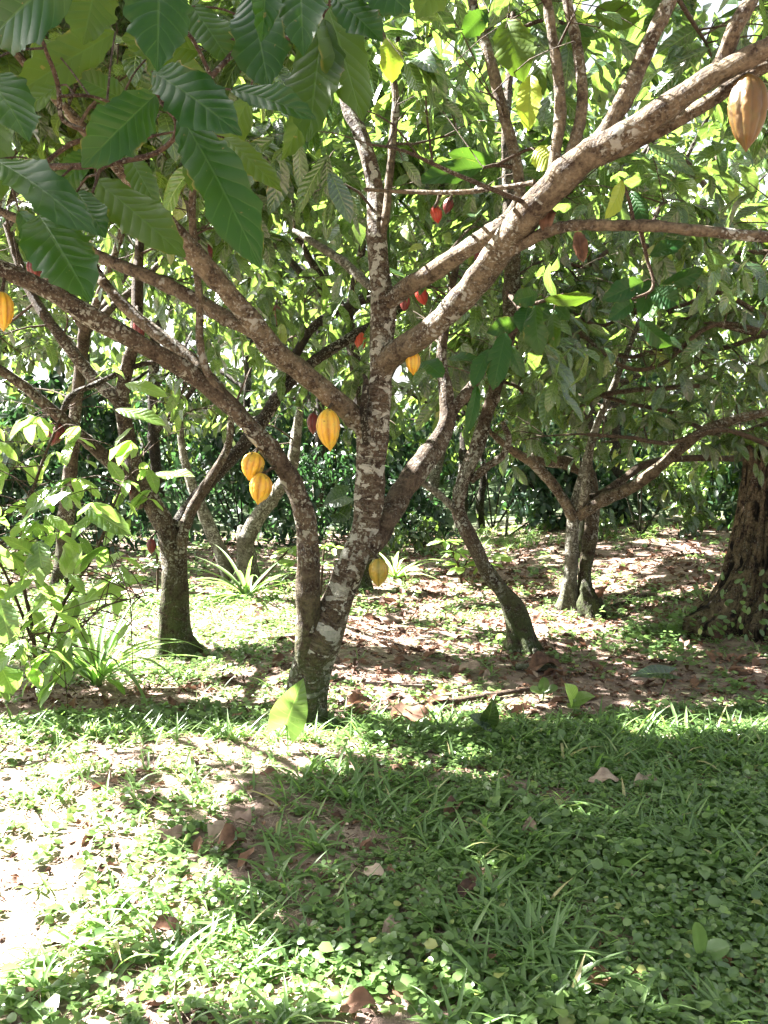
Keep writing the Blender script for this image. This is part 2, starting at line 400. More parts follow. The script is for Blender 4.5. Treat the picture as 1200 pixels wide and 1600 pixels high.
def pod_mat(name, c_hi, c_lo, c_spot):
    m, nt = mat(name); g = N(nt); tc = g.n('ShaderNodeTexCoord'); ob = tc.outputs['Object']
    at_ = g.n('ShaderNodeAttribute', attribute_name='rnd')     # 1 on the ribs, 0 in the furrows
    n = g.noise(ob, 35, 4); n2 = g.noise(ob, 120, 3)
    col = g.mix(g.math('ADD', g.math('MULTIPLY', at_.outputs['Fac'], .75), g.math('MULTIPLY', n, .25)), c_lo, c_hi)
    oi = g.n('ShaderNodeObjectInfo'); oc = g.n('ShaderNodeVectorMath', operation='ADD'); g.l(ob, oc.inputs[0]); g.l(oi.outputs['Location'], oc.inputs[1])
    nl = g.noise(oc.outputs[0], 16, 4, .6)
    col = g.mix(g.math('MULTIPLY', g.sm(nl, .46, .62), .55), col, c_spot)
    col = g.mix(g.math('MULTIPLY', g.sm(nl, .63, .68), .7), col, (.07, .03, .012))
    col = g.mix(g.math('MULTIPLY', g.sm(n, .56, .68), .45), col, c_spot)
    col = g.mix(g.math('MULTIPLY', g.sm(n2, .64, .70), .5), col, (.10, .05, .02))
    p = g.n('ShaderNodeBsdfPrincipled'); g.l(col, p.inputs['Base Color']); p.inputs['Roughness'].default_value = .42
    p.inputs['Specular IOR Level'].default_value = .45; p.inputs['Subsurface Weight'].default_value = .04
    b = g.n('ShaderNodeBump'); b.inputs['Strength'].default_value = .45; b.inputs['Distance'].default_value = .004
    g.l(g.math('ADD', n, g.math('MULTIPLY', n2, .4)), b.inputs['Height']); g.l(b.outputs[0], p.inputs['Normal'])
    o = g.n('ShaderNodeOutputMaterial'); g.l(p.outputs[0], o.inputs[0]); return m

GR = [(0.0, (.005, .020, .009)), (.35, (.010, .034, .012)), (.65, (.020, .054, .015)), (.90, (.055, .105, .024)), (1.0, (.18, .21, .04))]
M_LEAF = leaf_mat('cocoa_leaf', GR, trans=(.34, .50, .08), tfac=.28, rough=.24, spec=1.0)
M_BIG = leaf_mat('large_cocoa_leaf', [(0.0, (.003, .030, .006)), (.3, (.005, .038, .004)), (.6, (.020, .050, .004)), (.85, (.05, .085, .008)), (1.0, (.22, .27, .03))],
                 trans=(.20, .34, .03), tfac=.20, rough=.30, nv=9, spec=.22, bump=.35, vein=(.06, .12, .03), brown=.38, vk=.30)
M_FAR = leaf_mat('distant_leaf', [(0.0, (.006, .020, .009)), (.5, (.017, .046, .014)), (.85, (.07, .125, .032)), (1.0, (.22, .24, .06))], trans=(.38, .52, .09), tfac=.31, veins=False, rough=.23, spec=1.0)
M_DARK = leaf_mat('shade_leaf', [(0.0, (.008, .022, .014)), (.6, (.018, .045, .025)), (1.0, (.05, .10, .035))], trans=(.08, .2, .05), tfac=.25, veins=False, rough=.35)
M_LIGHT = leaf_mat('pale_green_leaf', [(0.0, (.045, .098, .024)), (.5, (.09, .165, .038)), (1.0, (.19, .27, .08))], tfac=.46, trans=(.32, .44, .11), rough=.26, spec=.8)
M_WEED = leaf_mat('weed_leaf', [(0.0, (.045, .090, .028)), (.5, (.090, .152, .046)), (.9, (.17, .25, .08)), (1.0, (.30, .31, .10))], tfac=.3, trans=(.32, .46, .18), veins=False, rough=.28, spec=.6)
M_GRASS = leaf_mat('grass_blade', [(0.0, (.06, .11, .04)), (.6, (.11, .18, .065)), (.92, (.18, .26, .10)), (1.0, (.40, .34, .18))], tfac=.35, trans=(.35, .6, .1), veins=False, rough=.38)
M_STRIPE = leaf_mat('striped_strap', [(0.0, (.10, .20, .05)), (1.0, (.35, .42, .22))], tfac=.35, trans=(.5, .7, .25), veins=False, rough=.4)
M_DRY = simple_mat('dry_leaf', (.045, .022, .014), (.20, .105, .065), 25, .7, .6, trans=.15)
M_DRYPALE = simple_mat('pale_dry_leaf', (.17, .11, .082), (.44, .34, .26), 25, .65, .5, trans=.2)
M_TWIG = bark_mat('twig_bark', (.07, .04, .025), (.25, .17, .11), lichen=.35, scale=2)
M_RTWIG = bark_mat('reddish_twig', (.09, .05, .032), (.24, .155, .10), lichen=.1, scale=2)
M_BARK = bark_mat('cocoa_bark', lichen=.62, moss=.85, mossz=1.0)
M_BARKR = bark_mat('ringed_bark', dark=(.06, .032, .022), light=(.25, .17, .11), lichen=.55, rings=.55, moss=.9, mossz=.75)
M_LIMB = bark_mat('limb_bark', dark=(.09, .055, .034), light=(.36, .27, .18), lichen=.55, lich_col=(.62, .62, .55))
M_DKBARK = bark_mat('dark_bark', dark=(.022, .016, .012), light=(.11, .08, .055), lichen=.45, moss=.7, mossz=1.0)
M_PALEBARK = bark_mat('pale_bark', dark=(.10, .08, .05), light=(.38, .34, .26), lichen=.9, moss=.5, mossz=.4)
M_STUMP = bark_mat('rough_bark', dark=(.05, .028, .018), light=(.30, .20, .13), lichen=.1, moss=.35, mossz=2.2, deep=1.6)

def ground_mat():
    m, nt = mat('forest_floor'); g = N(nt); tc = g.n('ShaderNodeTexCoord'); ob = tc.outputs['Object']
    n1 = g.noise(ob, 1.1, 4); n2 = g.noise(ob, 9, 6, .7); n3 = g.noise(ob, 60, 4, .7)
    vo = g.n('ShaderNodeTexVoronoi'); vo.inputs['Scale'].default_value = 16; g.l(ob, vo.inputs['Vector'])
    sp = g.n('ShaderNodeSeparateColor'); g.l(vo.outputs['Color'], sp.inputs[0])
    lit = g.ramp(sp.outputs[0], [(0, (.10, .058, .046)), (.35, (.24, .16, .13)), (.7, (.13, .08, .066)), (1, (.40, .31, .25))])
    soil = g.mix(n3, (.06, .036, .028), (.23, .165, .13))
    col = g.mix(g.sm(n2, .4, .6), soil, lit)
    gr = g.mix(n3, (.05, .085, .025), (.12, .17, .05))
    sy = g.n('ShaderNodeSeparateXYZ'); g.l(ob, sy.inputs[0])
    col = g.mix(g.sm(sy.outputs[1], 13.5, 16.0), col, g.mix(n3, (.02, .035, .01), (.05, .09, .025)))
    col = g.mix(g.math('MULTIPLY', g.sm(n1, .46, .60), g.math('MULTIPLY', g.sm(n2, .42, .58), .6)), col, gr)
    p = g.n('ShaderNodeBsdfPrincipled'); g.l(col, p.inputs['Base Color']); p.inputs['Roughness'].default_value = .9
    b = g.n('ShaderNodeBump'); b.inputs['Strength'].default_value = 1.0; b.inputs['Distance'].default_value = .02
    g.l(g.math('ADD', n2, g.math('MULTIPLY', n3, .5)), b.inputs['Height']); g.l(b.outputs[0], p.inputs['Normal'])
    o = g.n('ShaderNodeOutputMaterial'); g.l(p.outputs[0], o.inputs[0]); return m

# ------------------------------------------------------------------ ground sheet
def axis_coords(lo, hi, step, far):
    a = list(np.arange(lo, hi + 1e-6, step)); d = step; x = a[-1]; b = []
    while x < far: d *= 1.25; x += d; b.append(x)
    d = step; x = a[0]; c = []
    while x > -far: d *= 1.25; x -= d; c.append(x)
    return np.array(c[::-1] + a + b)
gxs = axis_coords(-4.5, 5.0, .04, 260); gys = axis_coords(1.2, 10, .04, 300)
GX, GY = np.meshgrid(gxs, gys); GZ = gz(GX, GY); GZ = np.where(GY < 0, gz(GX, 0 * GY), GZ); GZ = np.minimum(GZ, 9)
b = MB(); V = np.stack([GX, GY, GZ], -1).reshape(-1, 3); nx = len(gxs); ny = len(gys)
i = np.arange(ny - 1)[:, None] * nx + np.arange(nx - 1)[None]
b.add(V, np.stack([i, i + 1, i + nx + 1, i + nx], -1).reshape(-1, 4))
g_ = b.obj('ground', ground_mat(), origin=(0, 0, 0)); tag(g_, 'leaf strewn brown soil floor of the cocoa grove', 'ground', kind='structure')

# ------------------------------------------------------------------ trees
def pixpath(pts, Y0=None):
    """rows (px, py, radius px, Y) -> x, y, z, radius m"""
    out = []
    for px, py, r, Y in pts:
        p = at(px, py, Y); out.append([*p, r * Y / F])
    return np.array(out)
class Tree:
    def __init__(s, name, label, base, group=None, cat='tree'):
        s.base = np.array(base, float); s.root = thing(name, label, cat, base, group)
        s.samples = []; s.tw = MB(); s.lv = MB(); s.rec = []
    def limb(s, pts, m, name='limb', rough=.085, clear=True, flare=.25, pad=1.0):
        mb = MB(); P = pixpath(pts) if isinstance(pts[0], tuple) else np.array(pts)
        C = tube(mb, P, rough=rough, flare=flare, toes=.32 if name == 'trunk' else 0, step=max(P[:, 3].max() * .35, .014)); mb.obj(name, m, s.root)
        s.samples.append(C)
        if clear:
            px, py, z = proj(C[:, :3])
            for a in range(0, len(C), 2): CLEAR.append((px[a], py[a], C[a, 3] * F / z[a] * pad + 3, z[a]))
        return C
    def add_raw(s, C): s.samples.append(np.array(C))
    def nearest(s, p):
        A = np.vstack(s.samples); d = np.linalg.norm(A[:, :3] - p, axis=1) + .25 * np.maximum(A[:, 2] - p[2] + .1, 0)
        d = d + .8 * np.maximum(.6 - (A[:, 2] - s.base[2]), 0)
        return A[np.argmin(d)]
    def spray(s, p, L=.20, sub=4, per=7, spread=.45, twr=.007, droop=.55, maxD=1.25):
        """a leafy twig that ends at p"""
        a = s.nearest(p); d = p - a[:3]; D = np.linalg.norm(d)
        if D > maxD:
            p = a[:3] + d * (.85 * maxD / D); s.spray(p, L, sub, per, spread, twr, droop, maxD); return
        if np.linalg.norm((a[:3] + p) / 2 - CAMP) < 2.3 and p[0] / max(p[1], .1) > -.7: return
        side = rng.normal(0, .06 * D, 3)
        r0 = min(a[3] * .6, max(twr, .006 + .006 * D))
        P = np.array([[*a[:3], r0], [*(a[:3] + d * .35 + side + [0, 0, .05 * D]), r0 * .85], [*(a[:3] + d * .7 + side * .6 + [0, 0, .05 * D]), r0 * .6], [*p, r0 * .38]])
        C = tube(s.tw, P, step=.12, seg=5, rough=.05)
        if len(C) > 5: s.samples.append(C[2:])
        dn = d / (D + 1e-6)
        for k in range(sub):
            t = .55 + .45 * rng.random(); q = C[int(t * (len(C) - 1)), :3]
            dr = dn * .5 + rng.normal(0, .6, 3); dr[2] = dr[2] * .6 + .1; dr /= np.linalg.norm(dr)
            ln = spread * (.5 + .7 * rng.random())
            e = q + dr * ln + [0, 0, -.06 * ln]
            m_ = q + dr * ln * .5 + [0, 0, .05 * ln]
            C2 = tube(s.tw, [[*q, r0 * .4], [*m_, r0 * .32], [*e, r0 * .2]], step=.15, seg=4)
            n = int(per * (.7 + .6 * rng.random()))
            for j in range(n):
                tt = .25 + .75 * (j + rng.random()) / n; tt = min(tt, 1)
                w = (q * (1 - tt) ** 2 + 2 * m_ * tt * (1 - tt) + e * tt ** 2)
                az = rng.random() * 2 * PI
                ax = dr * .55 + np.array([math.cos(az), math.sin(az), 0]) * .8 + np.array([0, 0, -droop * (.4 + 1.1 * rng.random())])
                nr = np.array([0, 0, 1.0]) + rng.normal(0, .42, 3)
                ll = L * (.55 + .65 * rng.random())
                s.rec.append((*w, *ax, *nr, ll))
    def finish(s, mtw, mlf, tpls=TPL, wratio=.19, rmean=.45, rsd=.25, clear=True, litcheck=True, crown=True):
        if s.rec:
            R = np.array(s.rec); ax = R[:, 3:6]; ax = ax / np.linalg.norm(ax, axis=1)[:, None]
            cen = R[:, :3] + ax * R[:, 9:10] * .5
            keep = np.ones(len(R), bool)
            if litcheck:
                keep &= ~lit_reject(cen)
                keep &= ~lit_reject(R[:, :3] + ax * R[:, 9:10] * .9); keep &= ~lit_reject(R[:, :3] + ax * R[:, 9:10] * .15)
            if clear: keep &= ~clear_reject(cen)
            keep &= (cen[:, 2] > .45) & (np.linalg.norm(cen - CAMP, axis=1) > 1.15)
            R = R[keep]; ax = ax[keep]
            k = rng.integers(0, len(tpls), len(R))
            rn = np.clip(rng.normal(rmean, rsd, len(R)), 0, .92); rn[rng.random(len(R)) < .025] = 1.0
            for t in range(len(tpls)):
                q = k == t
                place_leaves(s.lv, tpls[t], R[q, :3], ax[q], R[q, 6:9], R[q, 9], R[q, 9] * wratio, rn[q])
        b = MB()
        for src, mi in ((s.tw, 0), (s.lv, 1)):
            if src.n: b.add(np.concatenate(src.V), np.concatenate(src.F), np.concatenate(src.UV), np.concatenate(src.R), mi)
        if b.n: b.obj('crown', [mtw, mlf], s.root)
        return s

Ym = 4.45
b0 = ground_at(475, 1150)
T1 = Tree('cocoa_tree', 'front cocoa tree forking low into two stems, ringed white lichen on its main stem', b0)
trunk = [(472,1160,44,4.42),(472,1125,35,4.43),(477,1080,32,4.44),(486,1040,32,4.45),(500,1000,34,4.45),(526,942,26,4.45),(550,885,24.5,4.47),(570,835,23,4.5),(578,790,22.5,4.5),
         (579,740,22.5,4.5),(582,690,23.5,4.5),(590,640,19,4.5),(594,590,18.5,4.5),(596,540,18,4.5),(598,480,17,4.5),(592,420,14.5,4.52),(588,360,14,4.55),(587,300,13,4.6),(577,250,12,4.6),(560,200,10.5,4.65),(543,165,9.5,4.7),(530,90,8,4.8),(515,0,7,4.9),(505,-120,5,5.0)]
T1.limb(trunk, M_BARKR, 'trunk', rough=.10, flare=.15)
T1.limb([(486,1050,24,4.43),(482,1000,22,4.40),(481,930,18.5,4.38),(483,870,17.5,4.36),(478,815,17,4.34),(462,765,15.5,4.32),(436,720,15,4.3),(402,680,15,4.28),(352,628,14.5,4.25),(292,578,14,4.2),(225,540,13.5,4.1),(150,500,14,4.0),(70,452,13,3.9),(-30,405,12,3.8),(-180,330,9,3.6),(-300,250,6,3.5)], M_DKBARK if 0 else M_BARK, 'stem', rough=.09)
T1.limb([(362,640,9,4.27),(335,600,10,4.3),(300,562,10,4.35),(250,525,9.5,4.4),(205,488,9,4.45),(165,445,8,4.5),(120,380,6.5,4.6),(60,300,5,4.7)], M_LIMB, rough=.08)
T1.limb([(352,625,7,4.24),(325,585,6.5,4.2),(312,530,6,4.2),(312,470,6,4.2),(304,390,6,4.2),(300,320,5.5,4.2),(305,240,5,4.2),(290,150,4,4.2),(300,20,3,4.2)], M_LIMB, rough=.06)
LC = T1.limb([(575,675,15,4.48),(552,650,16.5,4.42),(515,618,16.5,4.35),(470,580,16,4.25),(430,548,16,4.15),(392,500,15.5,4.05),(345,445,15,3.95),(295,388,16,3.85),(255,338,14,3.75),(225,305,12,3.68),(185,262,10,3.6),(120,190,8,3.5),(40,100,6,3.4),(-50,0,4,3.3)], M_LIMB)
T1.limb([(438,548,11,4.18),(405,522,12,4.2),(350,495,12,4.2),(290,460,11,4.25),(230,432,10.5,4.3),(165,405,9.5,4.4),(90,370,8,4.5),(0,330,6,4.6)], M_LIMB)
LE = T1.limb([(596,572,16,4.5),(622,548,18,4.42),(652,530,18.5,4.32),(690,500,19,4.2),(730,458,20,4.05),(765,412,21,3.9),(797,370,21.5,3.75),(830,328,23,3.6),(868,290,22,3.5),(912,248,21,3.4),(965,215,20,3.3),(1035,172,18.5,3.2),(1105,125,17,3.1),(1160,95,16,3.02),(1240,55,15,2.95),(1330,0,13,2.9),(1450,-80,9,2.8)], M_LIMB)
T1.limb([(600,478,11,4.5),(628,455,13,4.45),(665,432,13.5,4.35),(710,402,13.5,4.2),(755,372,13.5,4.05),(795,342,12,3.9),(812,300,9,3.85),(802,235,8.5,3.85),(785,170,8,3.85),(765,90,7.5,3.85),(740,10,7,3.9),(720,-100,5,3.9)], M_LIMB)
T1.limb([(862,290,9,3.5),(868,235,9,3.5),(876,170,8.5,3.5),(868,90,8,3.5),(858,20,7.5,3.5),(845,-80,6,3.5)], M_LIMB)
T1.limb([(880,275,9,3.48),(897,225,9.5,3.48),(910,160,9,3.48),(903,80,8,3.5),(885,-10,7,3.5),(880,-120,5,3.5)], M_LIMB)
T1.limb([(925,240,12,3.4),(950,200,13,3.38),(978,150,13,3.35),(1000,100,12,3.35),(1025,45,11,3.3),(1055,-20,10,3.3),(1080,-120,7,3.3)], M_LIMB)
T1.limb([(1120,118,12,3.08),(1135,80,12,3.05),(1150,40,12,3.0),(1185,-20,11,3.0),(1230,-120,8,3.0)], M_LIMB)
T1.limb([(935,245,12,3.42),(985,225,11,3.38),(1045,195,11,3.3),(1110,158,11,3.2),(1170,115,11,3.1),(1240,85,10,3.0),(1350,40,7,2.9)], M_LIMB)
T1.limb([(795,395,6,3.78),(820,380,8,3.7),(850,364,9,3.62),(900,352,9,3.5),(960,352,8.5,3.42),(1030,354,8.5,3.35),(1110,362,8.5,3.3),(1200,370,8.5,3.25),(1300,360,7,3.2)], M_LIMB)
T1.limb([(568,872,8,4.46),(582,850,17,4.5),(607,805,19,4.6),(632,765,19,4.7),(662,722,18,4.8),(685,690,16,4.9),(700,655,13,4.95),(697,610,10,5.0),(690,560,8,5.05),(700,480,6,5.1),(720,380,5,5.2)], M_BARK)
T1.limb([(590,395,6,4.54),(604,330,6.5,4.5),(608,280,6,4.5),(614,220,6,4.5),(618,150,5.5,4.5),(606,90,5,4.5),(588,20,4,4.5)], M_LIMB)
T1.limb([(595,460,7,4.55),(570,440,7.5,4.65),(540,412,7,4.8),(500,385,6,5.0),(460,360,4,5.2)], M_PALEBARK, clear=False)
T1.limb([(700,650,8,4.96),(720,625,9,5.0),(740,600,8,5.1),(770,560,6,5.3)], M_BARK, clear=False)
# thin bright cross twig
T1.limb([(835,285,4,3.6),(790,292,4,3.7),(720,300,4,3.8),(650,300,3.5,3.9),(570,296,3,4.0)], M_LIMB, clear=False)
# broken stubs on the trunk
T1.limb([(575,690,9,4.45),(568,650,6,4.38),(572,600,5,4.36),(568,585,2,4.36)], M_DKBARK, clear=False)

LITPTS += [(at(785,375,3.8), .16), (at(700,488,4.15), .12), (at(730,450,4.05), .12), (at(1000,175,3.2), .14), (at(1090,120,3.1), .12), (at(750,425,3.95), .12), (at(850,300,3.55), .1),
           (at(505,935,4.4), .12), (at(480,880,4.35), .05), (at(905,352,3.5), .12), (at(514,665,4.25), .06), (at(598,185,4.6), .1), (at(590,320,4.55), .1), (at(960,215,3.3), .1), (at(240,515,4.4), .12),
           (at(450,790,4.3), .08)]

LITPTS += [(at(60, 640, 8), .8), (at(220, 640, 8), .7), (at(350, 650, 8.5), .5), (at(560, 690, 9), .4), (at(1010, 470, 5.5), .35), (at(760,420,4.0),.2), (at(850,305,3.55),.16), (at(930,235,3.4),.16), (at(1050,350,3.35),.12), (at(110, 760, 4.6), .45), (at(80, 940, 4.5), .4), (at(200, 650, 5.8), .4), (at(120, 560, 6), .4), (at(700,880,9), .3)]
# second tree, left
bK = ground_at(275, 1022)
T2 = Tree('cocoa_tree', 'lichen spotted cocoa tree with a mossy foot, standing left of the forked front tree', bK); yk = bK[1]
T2.limb([(277,1030,30,yk),(272,1000,23,yk),(272,950,21,yk),(273,900,19,yk),(268,850,18,yk),(252,812,15.5,yk),(228,765,13.5,yk),(207,715,12.5,yk),(196,665,12,yk),(190,620,11,yk),(200,570,10,yk),(212,520,9,yk),(215,440,8,yk+.1),(220,360,6,yk+.2),(230,250,4,yk+.3)], M_BARK, 'trunk')
T2.limb([(225,790,11,yk),(200,750,11,yk-.05),(165,715,10,yk-.1),(120,675,9.5,yk-.2),(75,635,9,yk-.3),(30,598,8,yk-.4),(-30,560,7,yk-.5),(-130,500,5,yk-.6)], M_BARK)
T2.limb([(196,640,10,yk),(178,620,10,yk),(145,590,9.5,yk+.1),(110,545,9,yk+.15),(75,500,8,yk+.2),(40,440,7,yk+.3),(10,350,5,yk+.4)], M_BARK)
T2.limb([(268,838,10,yk+.02),(290,800,10.5,yk+.05),(318,765,10.5,yk+.1),(350,728,10,yk+.15),(385,690,10,yk+.2),(415,650,9.5,yk+.3),(445,605,9,yk+.35),(490,565,8.5,yk+.4),(540,532,8,yk+.5),(600,500,8,yk+.6),(650,450,6,yk+.7),(680,400,4,yk+.8)], M_DKBARK, clear=False)
T2.limb([(282,870,8,yk-.03),(288,830,8.5,yk-.06),(300,795,8,yk-.05),(330,745,7,yk),(355,700,6,yk),(362,650,5,yk)], M_BARK, clear=False)
T2.limb([(440,610,6,yk+.35),(460,560,7,yk+.4),(490,510,6.5,yk+.5),(540,480,6,yk+.6),(600,460,5,yk+.7)], M_DKBARK, clear=False)
T2.limb([(95,655,5,yk-.2),(110,620,5,yk-.2),(150,600,4.5,yk-.1),(220,570,4,yk),(300,560,3,yk)], M_DKBARK, clear=False)
LITPTS += [(at(245,900,yk), .10), (at(150,700,yk-.2), .12)]

# third tree, right of the front tree, leaning
bJ = ground_at(812, 1018); yj = bJ[1]
T3 = Tree('cocoa_tree', 'crooked cocoa tree leaning left from a mossy foot, white lichen blotches along its thin trunk', bJ)
T3.limb([(815,1024,24,yj),(813,985,20,yj),(805,957,18.5,yj),(785,925,12,yj),(760,893,11,yj),(742,855,11,yj),(722,815,11,yj),(716,785,11,yj),(726,745,11,yj+.05),(745,700,11,yj+.1),(760,650,10,yj+.15),(778,590,10,yj+.2),(795,520,10,yj+.2),(800,450,12,yj+.2),(800,380,11,yj+.2),(795,300,9,yj+.2),(790,200,7,yj+.2),(800,80,5,yj+.3)], M_BARK, 'trunk', rough=.12)
T3.limb([(716,800,6,yj),(700,785,6,yj-.03),(680,768,5.5,yj-.06),(662,755,5,yj-.1),(640,735,4,yj-.1)], M_PALEBARK)
T3.limb([(735,750,6,yj+.05),(760,730,6,yj),(785,712,5.5,yj-.05),(795,685,5,yj-.1),(785,660,4,yj-.1)], M_BARK)
T3.limb([(712,790,6,yj),(722,755,6,yj-.05),(735,730,5,yj-.06),(750,700,4,yj-.06)], M_PALEBARK, clear=False)
LITPTS += [(at(795,950,yj), .08)]

# fourth tree: twin stem
bM = ground_at(900, 952); ym = bM[1]
T4 = Tree('cocoa_tree', 'twin stemmed cocoa tree, one stem pale and one green with moss, with low spreading limbs', bM)
T4.limb([(884,960,20,ym),(888,925,12,ym),(893,880,10,ym),(894,840,9.5,ym),(897,800,9.5,ym),(905,770,9,ym),(918,720,7,ym-.1),(930,670,6,ym-.2),(960,600,5,ym-.3),(1000,500,4,ym-.3)], M_PALEBARK, 'trunk', pad=.6)
T4.limb([(908,960,15,ym+.05),(914,925,13,ym+.05),(914,890,10.5,ym+.05),(922,840,10.5,ym+.08),(926,800,10,ym+.1),(925,760,9,ym+.15),(915,735,10,ym+.2),(880,722,10,ym+.2),(845,718,9,ym+.3),(830,690,6,ym+.4)], M_BARK, 'trunk', clear=False)
T4.limb([(897,808,9,ym),(880,780,8.5,ym-.05),(858,750,8,ym-.1),(830,722,7.5,ym-.2),(795,700,6,ym-.3),(760,670,4,ym-.4)], M_LIMB)
T4.limb([(903,805,9,ym),(935,785,9.5,ym-.1),(980,765,9,ym-.2),(1020,738,9,ym-.35),(1065,700,8.5,ym-.5),(1105,670,8,ym-.6),(1150,655,7,ym-.7),(1210,640,6,ym-.8),(1300,600,4,ym-.9)], M_LIMB)
T4.limb([(925,780,7,ym),(960,760,6.5,ym),(1010,725,6,ym),(1080,716,5,ym),(1160,716,4.5,ym),(1250,710,4,ym)], M_TWIG, clear=False)
T4.limb([(905,800,5,ym),(912,770,6,ym-.15),(920,720,5.5,ym-.2),(925,690,5,ym-.25)], M_PALEBARK)
for k in range(9):
    y0 = 420 + 30 * k + rng.normal(0, 12); x0 = 1000 + rng.normal(0, 80); yy = ym - .3 - rng.random() * 1.2
    pts = [(x0 - 140 + 20 * rng.random(), y0 + 40 * rng.normal(0, 1) * .5, 3, yy), (x0 - 60, y0 + rng.normal(0, 16), 3, yy), (x0, y0 + rng.normal(0, 20), 3.4, yy), (x0 + 90, y0 + rng.normal(0, 26), 3.8, yy - .1), (x0 + 230, y0 + rng.normal(0, 35), 4, yy - .2)]
    T4.limb(pts, M_TWIG, 'twig', clear=False, flare=0)
LITPTS += [(at(885,860,ym), .10), (at(888,900,ym), .10), (at(1050,715,ym-.5), .10), (at(1020,740,ym-.35), .10), (at(1085,685,ym-.5), .08)]

# neighbours outside the left edge and behind, whose crowns reach in
def offtree(label, x, y, h, lean, m=M_BARK):
    base = (x, y, float(gz(x, y))); t = Tree('cocoa_tree', label, base)
    t.limb([[x, y, base[2] - .05, .10], [x + lean[0] * .1 + .08, y + lean[1] * .2, h * .25, .07], [x + lean[0] * .5, y + lean[1] * .5, h * .55, .06]], m, 'trunk', clear=False)
    top = np.array([x + lean[0] * .5, y + lean[1] * .5, h * .55])
    for k in range(5):
        a = k * 2 * PI / 5 + rng.random(); R_ = h * (.28 + .16 * rng.random())
        e = top + [math.cos(a) * R_ + lean[0] * .5, math.sin(a) * R_ + lean[1] * .5, h * (.36 + .14 * rng.random())]
        t.limb([[*(top - [0, 0, .1]), .045], [*(top * .6 + e * .4 + [0, 0, -.12 * h * .3]), .034], [*e, .015]], m, clear=False)
    return t
T5 = offtree('cocoa tree beyond the left edge whose boughs spread over the shrub', -4.2, 5.6, 4.6, (1.2, .3))
T6 = offtree('cocoa tree at the back left behind the pale leafy saplings', -3.6, 9.2, 5.2, (.8, -.3))
T7 = offtree('cocoa tree at the back centre, its trunk hidden behind the main front stem', -.24, 8.8, 5.4, (-.3, .2), M_DKBARK)
T8 = offtree('cocoa tree at the back right behind the twin stemmed tree', 2.5, 10.6, 5.6, (-.1, -.4), M_DKBARK)
T9 = offtree('cocoa tree behind the old broken stump at the right edge', 5.0, 9.0, 5.2, (-.8, -.2))

T10 = offtree('unseen cocoa tree added out of view to the left, its boughs shading the foreground', -3.5, 2.5, 4.6, (1.0, .5))  # added out of view to shade the right foreground and the big leaves
def rpt(x0, x1, y0, y1, Y0, Y1): return at(x0 + (x1 - x0) * rng.random(), y0 + (y1 - y0) * rng.random(), Y0 + (Y1 - Y0) * rng.random())
# visible foliage, region by region
for _ in range(34): T1.spray(rpt(-150, 620, -260, 230, 3.0, 5.0), L=.22, sub=3, per=6)
for _ in range(34): T1.spray(rpt(620, 1350, -300, 200, 3.0, 4.6), L=.20, sub=3, per=5)
for _ in range(14): T1.spray(rpt(0, 480, 200, 420, 4.3, 5.2), L=.2, sub=3, per=5)
for _ in range(10): T1.spray(rpt(640, 760, 350, 560, 4.6, 5.6), L=.2, sub=3, per=5)
for _ in range(14): T1.spray(rpt(850, 1250, 280, 420, 3.7, 4.6), L=.2, sub=3, per=5)
for _ in range(40): T2.spray(rpt(-150, 520, 300, 640, 5.6, 7.3), L=.2, sub=4, per=6)
for _ in range(34): T3.spray(rpt(600, 930, 200, 600, 5.6, 7.2), L=.2, sub=4, per=6)
for _ in range(175): T4.spray(rpt(780, 1300, 330, 690, 5.8, 8.6), L=.2, sub=4, per=6)
for _ in range(26): T3.spray(rpt(470, 900, 180, 600, 4.9, 5.9), L=.26, sub=4, per=6, maxD=1.8)
for _ in range(22): T7.spray(rpt(330, 760, 250, 660, 7.5, 9.5), L=.2, sub=4, per=7)
for _ in range(30): T6.spray(rpt(-100, 400, 200, 680, 8, 10.5), L=.2, sub=4, per=7)
for _ in range(44): T8.spray(rpt(760, 1200, 330, 730, 8.6, 11), L=.2, sub=4, per=7)
for _ in range(34): T9.spray(rpt(950, 1500, 250, 720, 7.5, 10), L=.2, sub=4, per=7)
for _ in range(18): T5.spray(rpt(-500, 60, 100, 640, 4.6, 6.4), L=.2, sub=4, per=6)
# the canopy that shades the floor: boughs where the shade needs them, 3 to 5 m up
trees = [T1, T2, T3, T5, T6, T7, T8, T4, T10]
cnt = 0
while cnt < 420:
    gx, gy = rng.uniform(-3.0, 5.0), rng.uniform(1.9, 12.5)
    h = rng.uniform(3.3, 5.2) if gy > 4.5 else rng.uniform(2.9, 4.4)
    p = np.array([gx, gy, 0]) + SUN * h / SUN[2]
    if lit_reject(p[None])[0]: continue
    if rng.random() < .25 and gy > 6: continue
    best = min(trees, key=lambda t: np.linalg.norm(t.nearest(p)[:3] - p))
    best.spray(p, L=.24, sub=4, per=8, spread=.55, maxD=2.3); cnt += 1
cnt = 0
while cnt < 110:           # the dark bands between the sunny strips
    p = np.array([rng.uniform(-2.6, 4.2), rng.uniform(4.5, 10.0), 0]) + SUN * rng.uniform(2.6, 4.6) / SUN[2]
    if lit_reject(p[None])[0]: continue
    min(trees, key=lambda t: np.linalg.norm(t.nearest(p)[:3] - p)).spray(p, L=.25, sub=4, per=8, spread=.45, maxD=2.3); cnt += 1
for k in range(150):       # deep shade over the near right foreground
    p = np.array([rng.uniform(-.6, 2.2), rng.uniform(1.8, 4.3), 0]) + SUN * rng.uniform(3.0, 4.6) / SUN[2]
    if not lit_reject(p[None])[0]: min((T10, T5, T1), key=lambda t: np.linalg.norm(t.nearest(p)[:3] - p)).spray(p, L=.25, sub=4, per=9, spread=.5, maxD=2.0)
